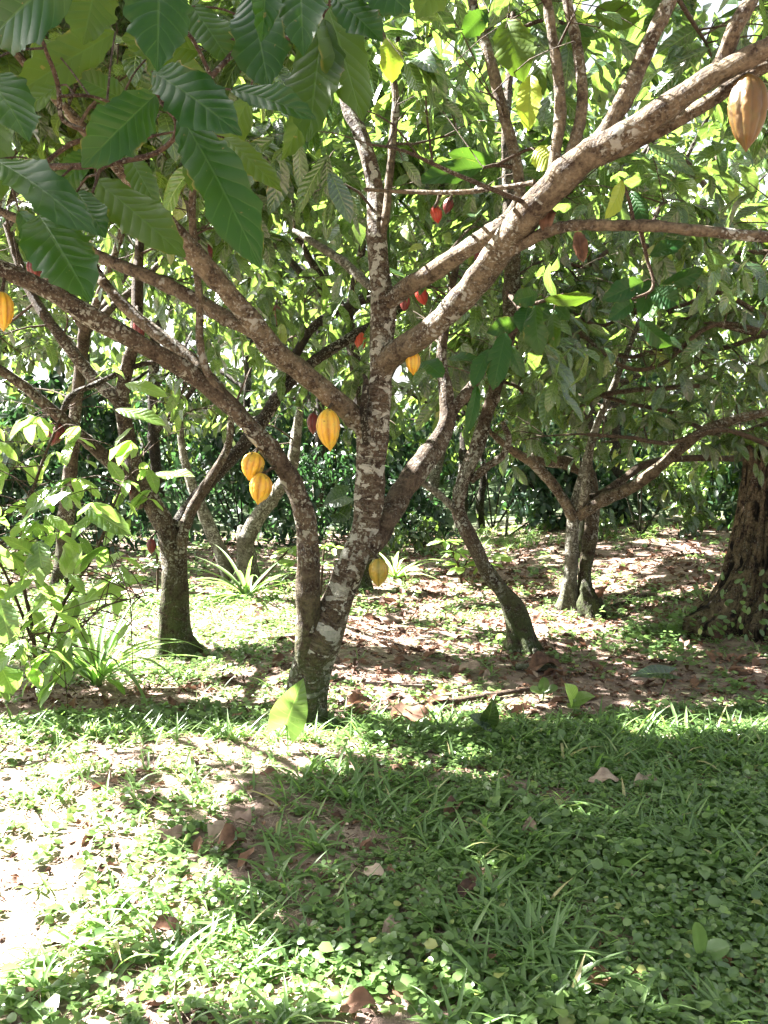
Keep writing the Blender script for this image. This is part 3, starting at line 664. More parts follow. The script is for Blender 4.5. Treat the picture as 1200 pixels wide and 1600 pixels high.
for k in range(26):        # and over the big hanging leaves
    p = at(rng.uniform(-60, 560), rng.uniform(20, 420), 1.6) + SUN * rng.uniform(1.4, 2.4); T10.spray(p, L=.25, sub=4, per=9, spread=.45, maxD=2.4)
T1.finish(M_TWIG, M_LEAF, TPLM)
for t in (T2, T3, T4, T5, T10): t.finish(M_TWIG, M_LEAF, TPL)
for t in (T6, T7, T8, T9): t.finish(M_TWIG, M_FAR, TPL)

# ------------------------------------------------------------------ the old stump on the right
def stump():
    base = ground_at(1205, 985); Y = base[1]
    r = thing('tree_stump', 'tall furrowed old tree stump with a pale broken top at the right edge', 'stump', base)
    mb = MB(); seg = 300; n = 220
    zt = at(1185, 715, Y)[2]; z = np.linspace(-.15, zt - base[2], n); t = np.clip(z / z[-1], 0, 1)
    th = np.linspace(0, 2 * PI, seg + 1)
    R = (.08 * np.exp(-t * 6) + .38 - .16 * t ** .8)[:, None] * np.ones(seg + 1)[None]
    c_, s_ = np.cos(th)[None], np.sin(th)[None]; T_ = t[:, None]
    for a_, w_, h_, k_ in ((3.25, .30, .85, 5.5), (4.1, .25, .40, 7), (5.1, .28, .45, 6), (2.2, .3, .5, 6), (.6, .35, .5, 6)):
        R = R + .42 * h_ * np.exp(-((th[None] - a_) / w_) ** 2) * np.exp(-T_ * k_)
    ridges = .10 * np.sin(7 * th[None] + 1.0 + 1.5 * np.sin(3 * T_)) * (1 - .3 * T_) + .30 * (vnoise(c_ * 4 + 20, s_ * 4 + T_ * 3, 9) - .5)
    fr = np.abs(vnoise(c_ * 13 + 20 + T_ * 2, s_ * 13 + T_ * 4, 10) - .5) * 2
    fr2 = np.abs(vnoise(c_ * 30 + 40, s_ * 30 + T_ * 12, 11) - .5) * 2
    ridges = ridges + .22 * (fr ** .6 - .6) + .10 * (fr2 ** .7 - .5) + .05 * (vnoise(c_ * 60, s_ * 60 + T_ * 40, 12) - .5)
    R = R * (1 + ridges * .75)
    # the top breaks away on one side
    cut = 1 + .0 * th; zz = z[:, None] * (1 - .09 * (t[:, None] ** 6) * (1 - np.cos(th - 2.6))[None]) + .16 * (t[:, None] ** 8) * vnoise(th[None] * 5, 0 * th[None], 4)
    cx = base[0] + .02 - .02 * t[:, None]; cy = base[1] + 0 * t[:, None]
    V = np.stack([cx + R * np.cos(th)[None], cy + R * np.sin(th)[None], base[2] + zz + 0 * R], -1).reshape(-1, 3)
    UV = np.stack([np.broadcast_to(th[None] * .3, R.shape), np.broadcast_to(z[:, None], R.shape)], -1).reshape(-1, 2)
    i = np.arange(n - 1)[:, None] * (seg + 1) + np.arange(seg)[None]
    Fq = np.stack([i, i + 1, i + seg + 2, i + seg + 1], -1).reshape(-1, 4)
    V = np.vstack([V, [cx[-1, 0], cy[-1, 0], base[2] + z[-1] * .9]]); UV = np.vstack([UV, UV[-1]])
    a = (n - 1) * (seg + 1) + np.arange(seg)
    Fq = np.vstack([Fq, np.stack([a, a + 1, np.full(seg, len(V) - 1), np.full(seg, -1)], -1)])
    mb.add(V, Fq, UV); mb.obj('trunk', M_STUMP, r)
    for py in range(720, 960, 20): CLEAR.append((1185, py, 25, Y + .1))
    return base
SB = stump()
LITPTS.append((at(1185, 735, SB[1] - .2), .22))

# broken stub beside the twin stemmed tree
def stub():
    base = ground_at(925, 965); r = thing('broken_stub', 'short dark rotten stub leaning beside the twin stemmed tree', 'stump', base)
    m1 = MB(); tube(m1, pixpath([(930,972,17,base[1]),(925,950,15,base[1]),(922,930,13,base[1]-.02),(915,915,7,base[1]-.04),(912,906,2,base[1]-.04)]), rough=.45, toes=.4); m1.obj('trunk', M_DKBARK, r)
    m2 = MB(); tube(m2, pixpath([(925,935,8,base[1]-.03),(938,922,6,base[1]-.08),(948,915,3,base[1]-.1)]), rough=.3); m2.obj('branch', M_DRY, r)
stub()

# ------------------------------------------------------------------ two lit leaning trees at the back left
def backtree(label, stems, mt, ncl, box, group=None, mleaf=M_FAR):
    b_ = ground_at(stems[0][0][0], stems[0][0][1]); Y = b_[1]
    t = Tree('tree', label, b_, group)
    for k, st in enumerate(stems):
        t.limb([(a, c, r, Y + .03 * k) for a, c, r in st], mt, 'trunk' if k == 0 else 'limb', clear=False)
    for _ in range(ncl): t.spray(rpt(*box, Y - .8, Y + 1.2), L=.2, sub=4, per=7)
    t.finish(M_TWIG, mleaf, TPLF, clear=True); return t
backtree('short thick tree at the back with a bright lichen covered stem leaning right', [[(385,912,16,),(386,880,14),(384,850,13),(395,820,12),(412,795,12),(435,765,12),(455,735,10),(462,690,8),(470,620,6)], [(384,850,9),(378,835,9),(376,822,5)]], M_PALEBARK, 12, (380, 560, 520, 690))
backtree('small back tree whose speckled trunk leans left toward the mossy footed tree', [[(362,910,12),(352,880,11),(335,840,10),(318,800,9),(300,760,8),(285,700,6),(280,640,5)]], M_PALEBARK, 12, (230, 360, 520, 680))
backtree('slender pale tree standing far back between the front tree and the crooked one', [[(680,835,9),(677,800,9),(676,760,9),(690,700,8),(695,640,6)]], M_PALEBARK, 14, (600, 760, 480, 660))
backtree('thin dark tree far back left of the twin stemmed tree', [[(752,826,6),(750,790,6),(756,740,5),(750,690,4)]], M_DKBARK, 10, (700, 830, 500, 690))
LITPTS += [(at(410,800,9.4), .35), (at(340,860,9.3), .25)]

# ------------------------------------------------------------------ tall trees behind: five built, then copied
def tallproto(k):
    t = Tree('tall_tree', 'tall leafy tree at the back of the grove, mostly hidden by nearer leaves', (0, 0, 0), 'tall trees behind the grove')
    h = 7 + k
    t.limb([[0, 0, -.3, .12], [.15, .05, h * .22, .08], [.2 - .1 * k, .1, h * .5, .07], [.1, 0, h * .8, .06]], M_DKBARK, 'trunk', clear=False)
    for q in range(7):
        a = q * 2.4 + k; z0 = h * (.2 + .08 * q); R_ = 1.9 - .1 * q
        t.limb([[.1, .05, z0, .06], [math.cos(a) * R_ * .5, math.sin(a) * R_ * .5, z0 + .5, .04], [math.cos(a) * R_, math.sin(a) * R_, z0 + 1.1, .015]], M_DKBARK, clear=False)
    for _ in range(52):
        a = rng.random() * 2 * PI; rr = 2.3 * math.sqrt(rng.random()); z = h * (.16 + .84 * rng.random())
        rr *= math.sqrt(max(.1, 1 - (z / h - .5) ** 2 * 2.6))
        t.spray(np.array([math.cos(a) * rr, math.sin(a) * rr, z]), L=.27, sub=4, per=8, spread=.6)
    t.finish(M_TWIG, M_FAR, TPLF, clear=False, litcheck=False, wratio=.22); return t.root
protos = [tallproto(k) for k in range(4)]
def kids(o): return [c for c in bpy.data.objects if c.parent == o]
spots = [(-9.8, 13.8), (-6.2, 13.2), (-3.6, 13.6), (-1.2, 14.6), (1.3, 14.4), (3.9, 13.6), (6.5, 12.2), (9.3, 13.5), (-9.5, 16.5), (-6.2, 18), (-3, 18.4), (0, 19.2), (3.2, 18.6), (6.4, 17.4), (10, 18), (-12.5, 13), (12.5, 15), (8.0, 9.2), (-4.5, -4.5), (-.8, -6), (3.2, -4.8), (6, -1.5)]
for n_, (x, y) in enumerate(spots):
    pr = protos[n_ % 4]
    if n_ < 4: o = pr
    else:
        o = pr.copy(); COL.objects.link(o)
        for c in kids(pr):
            d = c.copy(); COL.objects.link(d); d.parent = o
    o.location = (x, y, float(gz(x, y))); o.rotation_euler = (0, 0, n_ * 1.7)
    if y < 0: o['label'] = 'unseen leafy tree added behind the viewpoint to darken the trunk fronts'; o['group'] = 'unseen shade trees added behind the viewpoint'  # unseen copies added to block sky light from the trunk fronts

# far woods
b = MB(); nF = 34000
X = rng.uniform(-20, 20, nF); Y = rng.uniform(21, 26, nF); Z = rng.random(nF) ** 1.5 * 15 + gz(X, Y)
dens = (vnoise(X * .9, Z * .9, 12) > .56) | (Z < 3.0); X, Y, Z = X[dens], Y[dens], Z[dens]
P = np.stack([X, Y, Z], -1); ax = rng.normal(0, 1, P.shape); ax[:, 2] = -.4 - rng.random(len(P)); nr = rng.normal(0, .8, P.shape) + [0, -.3, .8]
place_leaves(b, TPLF[0], P, ax, nr, .45, .13, np.clip(rng.normal(.45, .25, len(P)), 0, 1))
tag(b.obj('far_woods', M_FAR, origin=(0, 23, 0)), 'mass of leafy woodland closing the view far behind the grove', 'woodland', kind='stuff')

# ------------------------------------------------------------------ bushes under the trees at the back
def bush(label, px, py, w, h, m, nl, L=.14, group=None, d=.8):
    base = ground_at(px, py); t = Tree('bush', label, base, group, 'bush')
    for k in range(5):
        a = rng.random() * 6.3
        t.limb([[base[0], base[1], base[2] - .03, .018], [base[0] + math.cos(a) * w * .2, base[1] + math.sin(a) * d * .2, base[2] + h * .4, .012], [base[0] + math.cos(a) * w * .38, base[1] + math.sin(a) * d * .38, base[2] + h * .8, .005]], M_DKBARK, 'stem', clear=False)
    mb = MB(); q = rng.normal(0, 1, (nl, 3)); q /= np.linalg.norm(q, axis=1)[:, None]
    q *= (rng.random(nl) ** .4)[:, None]
    zz = rng.random(nl) ** .8; fr_ = np.sqrt(np.clip(1 - zz ** 3, .05, 1)); aa = rng.random(nl) * 2 * PI; ra = rng.random(nl) ** .4
    P = base + np.stack([np.cos(aa) * ra * fr_ * w / 2, np.sin(aa) * ra * fr_ * d / 2, zz * h * (.75 + .5 * vnoise(np.cos(aa) * 2 + px, np.sin(aa) * 2 + px, 4))], -1)
    P[:, 2] *= 1 + .15 * (vnoise(P[:, 0] * 4, P[:, 1] * 4, 3) - .5)
    keep = (vnoise(P[:, 0] * 5, P[:, 2] * 5 + P[:, 1] * 3, 6) > .32) & (P[:, 2] > base[2] + .02) & ~lit_reject(P); P = P[keep]; q = q[keep]
    ax = q + rng.normal(0, .5, P.shape); ax[:, 2] -= .5; nr = rng.normal(0, .4, P.shape) + [0, -.2, 1]
    ll = L * rng.uniform(.6, 1.3, len(P))
    place_leaves(mb, TPL[0], P, ax, nr, ll, ll * .24, np.clip(rng.normal(.4, .3, len(P)), 0, 1)); mb.obj('foliage', m, t.root)
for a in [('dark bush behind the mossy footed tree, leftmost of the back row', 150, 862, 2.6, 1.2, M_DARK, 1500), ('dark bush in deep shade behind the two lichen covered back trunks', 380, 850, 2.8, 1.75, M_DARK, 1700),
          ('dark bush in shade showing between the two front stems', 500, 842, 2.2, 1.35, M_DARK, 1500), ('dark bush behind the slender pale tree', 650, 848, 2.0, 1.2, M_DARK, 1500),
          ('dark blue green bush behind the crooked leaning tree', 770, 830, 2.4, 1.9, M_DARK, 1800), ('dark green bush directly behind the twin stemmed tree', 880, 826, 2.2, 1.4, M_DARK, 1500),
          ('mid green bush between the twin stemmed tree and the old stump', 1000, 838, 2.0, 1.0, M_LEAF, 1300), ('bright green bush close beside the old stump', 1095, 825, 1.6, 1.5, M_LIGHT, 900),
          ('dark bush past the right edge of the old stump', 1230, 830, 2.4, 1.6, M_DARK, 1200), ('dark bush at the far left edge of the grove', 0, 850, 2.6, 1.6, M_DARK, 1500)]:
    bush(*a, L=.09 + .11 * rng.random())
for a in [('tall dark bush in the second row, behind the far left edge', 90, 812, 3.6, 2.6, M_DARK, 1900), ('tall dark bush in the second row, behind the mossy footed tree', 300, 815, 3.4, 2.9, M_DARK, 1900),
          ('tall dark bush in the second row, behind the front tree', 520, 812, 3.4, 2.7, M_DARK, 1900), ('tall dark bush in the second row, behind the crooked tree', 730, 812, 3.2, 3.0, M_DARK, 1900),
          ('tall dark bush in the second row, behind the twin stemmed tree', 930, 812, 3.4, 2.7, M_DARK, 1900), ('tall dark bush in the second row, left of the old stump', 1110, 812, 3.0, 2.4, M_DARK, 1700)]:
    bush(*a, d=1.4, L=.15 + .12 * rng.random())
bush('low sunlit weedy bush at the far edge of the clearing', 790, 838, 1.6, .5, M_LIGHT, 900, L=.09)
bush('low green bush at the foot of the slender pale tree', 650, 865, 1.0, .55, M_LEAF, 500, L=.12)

# ------------------------------------------------------------------ leafy shrub at the left: broad pale leaves on thin stems
def big_leaf(mb, base, tip, halfw, roll=0.0, rnd=.4, nrm=None, fold=.18, droop=.35, wave=.18, serr=.25, quilt=.06, rows=26, cols=11, twist=0.0, wprof='cocoa'):
    base = np.asarray(base, float); tip = np.asarray(tip, float); ax = tip - base; L = np.linalg.norm(ax)
    if nrm is None: nrm = (CAMP - base) * .8 + np.array([0, 0, .5])
    nrm = np.asarray(nrm, float); a = ax / L; nrm = nrm - a * (nrm @ a); nrm /= np.linalg.norm(nrm)
    s_ = np.cross(a, nrm); nrm = nrm * math.cos(roll) + s_ * math.sin(roll)
    tp = leaf_template(rows, cols, wprof, fold, droop, wave, serr, quilt, 10, twist, seed=rng.random() * 20)
    # aim so that the drooped leaf still ends at the tip
    e = tp['P'][-1]; ang = math.atan2(-e[2], e[1]); Ls = L / math.hypot(e[1], e[2])
    a2 = a * math.cos(ang) + nrm * math.sin(ang)
    place_leaves(mb, tp, [base], [a2], [nrm], Ls, halfw, rnd)
def shrub():
    base = ground_at(60, 1075); Y = base[1]
    r = thing('cocoa_sapling', 'bushy young cocoa tree with large yellow green leaves at the left edge', 'sapling', base)
    samp = []
    for pts in ([(60,1080,7,Y),(50,980,6,Y),(30,860,5.5,Y-.1),(60,740,4.5,Y-.1),(100,640,3,Y)], [(55,1060,6,Y),(90,960,5,Y-.2),(150,860,4.5,Y-.2),(190,760,3.5,Y-.1),(235,690,2.5,Y)], [(50,1000,5,Y),(10,900,4,Y-.3),(-40,800,4,Y-.4),(-20,700,3,Y-.4)], [(60,1050,5,Y),(110,1000,4,Y-.4),(160,950,3,Y-.5),(230,930,2,Y-.5)], [(50,1030,4,Y),(20,1010,4,Y-.5),(30,990,3,Y-.6)]):
        m1 = MB(); samp.append(tube(m1, pixpath([(a_, b_, c_ * .55, d_) for a_, b_, c_, d_ in pts]), rough=.05)); m1.obj('stem', M_TWIG, r)
    A = np.vstack([s[len(s) // 3:] for s in samp])
    mt = MB(); ml = MB()
    for k in range(200):
        a = A[rng.integers(len(A))][:3]; tgt = a + rng.normal(0, 1, 3) * [.20, .20, .13] + [0, 0, -.02]
        tube(mt, [[*a, .004], [*(a * .5 + tgt * .5 + [0, 0, .03]), .003], [*tgt, .002]], step=.08, seg=4)
        for j in range(rng.integers(1, 4)):
            az = rng.random() * 6.3; L = .17 * rng.uniform(.6, 1.3)
            ax = np.array([math.cos(az), math.sin(az) * .8, -.55 - .6 * rng.random()]); ax /= np.linalg.norm(ax)
            if rng.random() < .0: continue
            px, py, _ = proj(tgt + ax * L * .5)
            if px > 245 or py > 1085 or (py > 880 and px > 120 and rng.random() < .8): continue
            big_leaf(ml, tgt, tgt + ax * L, L * .20, rnd=float(np.clip(rng.normal(.5, .3), 0, 1)), nrm=np.array([0, 0, 1]) + rng.normal(0, .35, 3), rows=12, cols=7, droop=.6)
    for bx, by, tx, ty, w, rn, dy in [(235,745,305,745,17,.6,0),(130,790,205,835,20,.05,-.4),(60,845,70,905,26,.1,-.5),(0,935,20,1010,26,.1,-.6),(90,960,200,920,26,.9,-.2),(100,900,130,850,30,.95,-.1),(150,890,195,865,14,.8,-.1),(140,920,230,905,18,.7,-.1),
                                      (60,870,0,840,20,.1,-.5),(95,1010,100,1075,18,.3,-.3),(0,1040,20,1085,26,.3,-.6),(30,820,110,770,22,.2,-.4),(180,640,260,665,16,.5,.4),(195,600,262,620,15,.6,.4)]:
        big_leaf(ml, at(bx, by, Y + dy), at(tx, ty, Y + dy - .05), w * (Y + dy) / F, rnd=rn, rows=16, cols=9, nrm=np.array([.1, -.5, 1.0]) + rng.normal(0, .3, 3))
        a = at(bx, by, Y + dy); n_ = A[np.argmin(np.linalg.norm(A[:, :3] - a, axis=1))][:3]
        tube(mt, [[*n_, .004], [*((n_ + a) / 2 + [0, 0, .02]), .003], [*a, .002]], step=.08, seg=4)
    mt.obj('twigs', M_RTWIG, r); ml.obj('leaves', M_LIGHT, r)
shrub()

# ------------------------------------------------------------------ the bough of large dark leaves hanging into the top left
def bough():
    a0 = at(-160, 300, 1.9)
    r = thing('cocoa_branch', 'leafy cocoa branch with large dark green leaves hanging close into the top left', 'branch', a0)
    S = []
    tw = [[(-160,300,6,1.9),(-40,275,6,1.8),(60,262,5.5,1.72),(140,258,5,1.66),(200,250,4.6,1.62),(245,238,4.4,1.6),(272,215,4,1.58),(276,190,4,1.56),(262,170,4,1.55),(248,155,3.5,1.55)],
          [(60,262,4,1.72),(110,225,4,1.74),(150,212,4,1.75),(110,195,4,1.74),(95,180,4,1.72),(92,140,3.6,1.7),(82,105,3.2,1.68),(70,75,3,1.66),(60,40,2.5,1.64)],
          [(200,250,3,1.62),(160,262,3,1.6),(150,285,2.5,1.58),(145,300,2,1.56)],
          [(276,190,3.6,1.56),(330,120,4,1.62),(400,40,4.5,1.7),(450,-60,5.5,1.8),(500,-200,6,2.0)],
          [(400,40,3,1.7),(455,60,2.8,1.68),(490,40,2.6,1.66),(520,0,2.5,1.66)],
          [(150,212,4,1.75),(200,222,3,1.72),(240,212,2.5,1.7)], [(92,150,3,1.7),(140,150,2.6,1.75),(185,165,2.2,1.78)],
          [(330,120,3,1.62),(300,60,3,1.6),(262,20,3,1.56),(240,-40,3,1.52)]]
    for p in tw:
        m1 = MB(); S.append(tube(m1, pixpath(p), rough=.08)); m1.obj('twig', M_RTWIG, r)
    A = np.vstack(S)
    L = [ # base px, tip px, half width px, depth base, depth tip, rnd, fold, droop
      (238,112,378,212,44,1.50,1.42,.12,.15,.30), (362,140,494,186,25,1.52,1.45,.05,.35,.2), (243,148,128,262,42,1.52,1.48,.18,.2,.5), (282,180,408,420,46,1.55,1.50,.25,.3,.3),
      (-10,250,152,368,38,1.60,1.45,.12,.2,.3), (60,335,142,472,55,1.62,1.52,.15,.12,.35), (150,282,290,402,40,1.66,1.58,.66,.15,.1), (250,-70,246,112,54,1.38,1.32,.08,.12,.35),
      (120,-60,-20,66,62,1.35,1.45,.10,.15,.2), (505,-10,566,190,48,1.75,1.68,.68,.1,.1), (505,30,482,222,46,1.72,1.66,.60,.12,.1), (468,-60,474,88,40,1.5,1.42,.1,.2,.35),
      (392,-10,420,140,46,1.66,1.60,.02,.15,.3), (415,-60,408,66,26,1.45,1.42,.2,.5,.4), (520,-5,598,66,30,1.62,1.58,.08,.3,.2), (-40,110,45,222,46,1.5,1.42,.1,.2,.4),
      (350,215,440,300,22,1.75,1.7,.8,.2,.2), (180,50,20,150,36,1.9,1.85,.75,.2,.3), (150,230,90,300,22,1.8,1.8,.4,.2,.3), (30,330,110,440,26,1.8,1.75,.15,.2,.3), (120,300,165,372,26,1.62,1.56,.2,.3,.3),
      (310,80,190,60,38,1.75,1.7,.72,.2,.3), (92,135,10,205,26,1.75,1.7,.75,.25,.3), (230,90,330,130,34,1.85,1.8,.7,.2,.3), (60,60,100,160,32,1.95,1.9,.85,.2,.3), (200,160,120,120,26,1.9,1.88,.6,.2,.3),
      (300,10,360,100,34,1.72,1.7,.5,.2,.3), (200,240,250,330,22,1.85,1.8,.62,.2,.3), (560,-50,640,20,40,1.6,1.55,.1,.2,.3), (330,150,300,300,26,1.9,1.9,.72,.2,.3), (155,-40,130,70,40,1.6,1.6,.7,.2,.3),
      (0,150,-10,330,34,1.9,1.85,.7,.2,.3), (390,150,330,260,26,1.95,1.9,.8,.2,.3), (500,120,440,250,24,2.0,1.95,.75,.2,.3), (700,-60,650,30,30,1.9,1.85,.8,.2,.3)]
    mt = MB()
    for bx, by, tx, ty, w, yb, yt, rn, fo, dr in L:
        bp = at(bx, by, yb); tp = at(tx, ty, yt); mb = MB()
        big_leaf(mb, bp, tp, w * (yb + yt) / 2 / F, rnd=rn, fold=fo, droop=dr * 1.6, wave=.28, serr=.34, twist=rng.normal(0, .12), quilt=(.06 if bx == 250 else .014), rows=44, cols=17, roll=rng.normal(0, .25))
        n_ = A[np.argmin(np.linalg.norm(A[:, :3] - bp, axis=1))][:3]
        tube(mb, [[*n_, .0026], [*((n_ + bp) / 2 + [0, 0, .012]), .002], [*bp, .002]], step=.02, seg=6, M=1)
        mb.obj('leaf', [M_BIG, M_RTWIG], r)
bough()

# nearer sprays on the front tree, leaf by leaf
def near_spray(name_label, twigs, leaves, m=M_BIG, mt=M_RTWIG):
    a0 = at(*[twigs[0][0][i] for i in (0, 1, 3)]); r = thing('leaf_spray', name_label, 'leafy twig', a0)
    S = []
    for p in twigs: m1 = MB(); S.append(tube(m1, pixpath(p), rough=.06)); m1.obj('twig', mt, r)
    A = np.vstack(S)
    for bx, by, tx, ty, w, yb, rn in leaves:
        yt = yb - .05; bp = at(bx, by, yb); mb = MB()
        big_leaf(mb, bp, at(tx, ty, yt), w * yb / F, rnd=rn, fold=.2, droop=.6, wave=.2, serr=.3, rows=24, cols=11, roll=rng.normal(0, .35), twist=rng.normal(0, .1))
        n_ = A[np.argmin(np.linalg.norm(A[:, :3] - bp, axis=1))][:3]
        tube(mb, [[*n_, .0028], [*((n_ + bp) / 2 + [0, 0, .01]), .0022], [*bp, .002]], step=.03, seg=5, M=1); mb.obj('leaf', [m, mt], r)
near_spray('spray of hanging green leaves right of the orange pod under the heavy limb', [[(792,455,4,3.85),(810,480,3.5,3.7),(815,505,3,3.6),(790,530,2.5,3.55),(760,560,2.2,3.5),(740,620,2,3.5)], [(810,480,3,3.7),(850,470,2.6,3.6),(880,460,2.2,3.55)]],
  [(838,478,846,555,22,3.5,.45),(865,490,868,545,15,3.5,.6),(825,480,815,520,20,3.55,.1),(790,520,770,610,20,3.5,.3),(765,545,738,605,15,3.5,.3),(745,600,728,680,11,3.5,.3),(660,565,692,590,20,3.5,.3),(850,468,930,462,12,3.5,.75),(810,500,760,520,15,3.6,.1),
   (840,460,800,470,16,3.55,.35),(860,470,890,500,14,3.6,.4),(700,560,760,570,14,3.6,.2),(830,500,870,470,18,3.7,.1),(800,540,820,590,14,3.7,.15)])
near_spray('sunlit yellow green leaves dangling from the upright shoots at top right', [[(802,20,4,3.8),(800,50,3.5,3.78),(815,100,3,3.75),(828,125,2.5,3.7)], [(800,50,3,3.78),(860,30,3,3.7),(920,60,2.5,3.7)]],
  [(792,32,818,128,32,3.6,.85),(830,118,826,205,20,3.6,1.0),(870,45,930,55,12,3.6,.45),(905,50,905,90,18,3.7,.8),(845,70,850,150,18,3.7,.8),(760,20,720,60,18,3.8,.3),(930,15,1000,30,22,3.6,.75),(1010,-20,1050,25,26,3.4,.7)])
near_spray('pair of dark drooping leaves crossing in front of the upright shoot', [[(800,260,4,3.84),(775,258,3,3.8),(755,262,2.5,3.78)], [(775,258,3,3.8),(830,232,2.5,3.8),(850,245,2,3.8)]],
  [(755,262,652,286,20,3.7,.2),(835,235,870,262,20,3.7,1.0),(770,255,700,240,15,3.9,.3),(605,60,612,130,20,4.2,1.0),(590,300,600,440,14,4.8,.15)])
near_spray('bright curled leaf and shiny leaves under the level limb at the right', [[(990,352,4,3.4),(985,320,3,3.4),(975,290,2.6,3.4)], [(1000,354,4,3.4),(1010,400,3,3.5),(1020,450,2.6,3.5),(980,470,2,3.5)]],
  [(972,282,945,342,15,3.4,1.0),(1005,440,940,470,18,3.5,.1),(1020,455,1060,475,22,3.5,.2),(990,470,950,500,14,3.5,.2),(1015,400,1070,380,15,3.6,.2),(985,300,1010,350,16,3.5,.3),(1030,450,1100,420,15,3.6,.15),(1020,430,1000,500,15,3.6,.3),(1000,500,1050,540,18,3.7,.1)])

# ------------------------------------------------------------------ pods
PM = {'yellow': pod_mat('ripe_yellow_pod', (.68, .38, .03), (.28, .11, .008), (.50, .38, .05)), 'orange': pod_mat('orange_pod', (.50, .16, .015), (.28, .06, .005), (.35, .10, .015)),
      'green': pod_mat('yellow_green_pod', (.38, .25, .03), (.15, .10, .015), (.20, .20, .04)), 'olive': pod_mat('tan_pod', (.115, .058, .009), (.060, .030, .005), (.08, .06, .012)),
      'red': pod_mat('red_pod', (.42, .03, .018), (.24, .014, .01), (.35, .06, .02)), 'maroon': pod_mat('maroon_pod', (.15, .018, .016), (.07, .008, .009), (.07, .025, .015)), 'coral': pod_mat('coral_pod', (.50, .07, .03), (.35, .03, .015), (.4, .12, .05))}
def pod(label, px, py, lpx, wpx, Y, colr, top, tilt=0.0, group='cocoa pods on the trees'):
    c = at(px, py, Y); L = lpx * Y / F; Rm = wpx * .5 * Y / F
    ax = np.array([math.sin(tilt), .05, -math.cos(tilt)]); ax /= np.linalg.norm(ax)
    s0 = c - ax * L / 2
    r = thing('cocoa_pod', label, 'cocoa pod', s0, group)
    n, seg = 40, 80; t = np.linspace(0, 1, n); th = np.linspace(0, 2 * PI, seg + 1)
    prof = (np.sin(PI * np.clip(t, 0, 1) ** .85)) ** .62 * (1 - .22 * t); prof = prof / prof.max()
    prof = np.maximum(prof * (1 - .45 * sstep(.80, 1.0, t)), .02) ; prof[0] = .10
    ph = rng.random() * 6
    rib = (np.abs(np.cos(5 * th + ph)) ** .7 - .65)[None] * .13 + np.cos(5 * th + ph / 2)[None] * .05
    bump = .07 * (vnoise(th[None] * 7 + ph, t[:, None] * 18, 4) - .5)
    Rr = Rm * prof[:, None] * (1 + (rib + bump) * np.sin(PI * np.clip(t * .96 + .02, 0, 1))[:, None] ** .5)
    n1 = np.cross(ax, [0, 1, 0]); n1 /= np.linalg.norm(n1); n2 = np.cross(ax, n1)
    bend = .012 * L * np.sin(PI * t) * rng.normal(0, 1)
    C = s0 + ax * (t * L)[:, None] + n1 * bend[:, None]
    V = (C[:, None] + Rr[..., None] * (n1 * np.cos(th)[None, :, None] + n2 * np.sin(th)[None, :, None])).reshape(-1, 3)
    i = np.arange(n - 1)[:, None] * (seg + 1) + np.arange(seg)[None]
    Fq = np.stack([i, i + 1, i + seg + 2, i + seg + 1], -1).reshape(-1, 4)
    rv = np.broadcast_to(np.clip(.55 + rib * 7, 0, 1), (n, seg + 1)).reshape(-1)
    mb = MB(); mb.add(V, Fq, None, rv); mb.obj('husk', PM[colr], r)
    m2 = MB(); tp = at(*top) if len(top) == 3 else at(top[0], top[1], Y)
    tube(m2, [[*(s0 + ax * .008), .011], [*((s0 + tp) / 2 + rng.normal(0, .004, 3)), .007], [*tp, .012]], step=.015, seg=8); m2.obj('stalk', M_TWIG, r)
    CLEAR.append((px, py, max(lpx, wpx) * .55, Y))
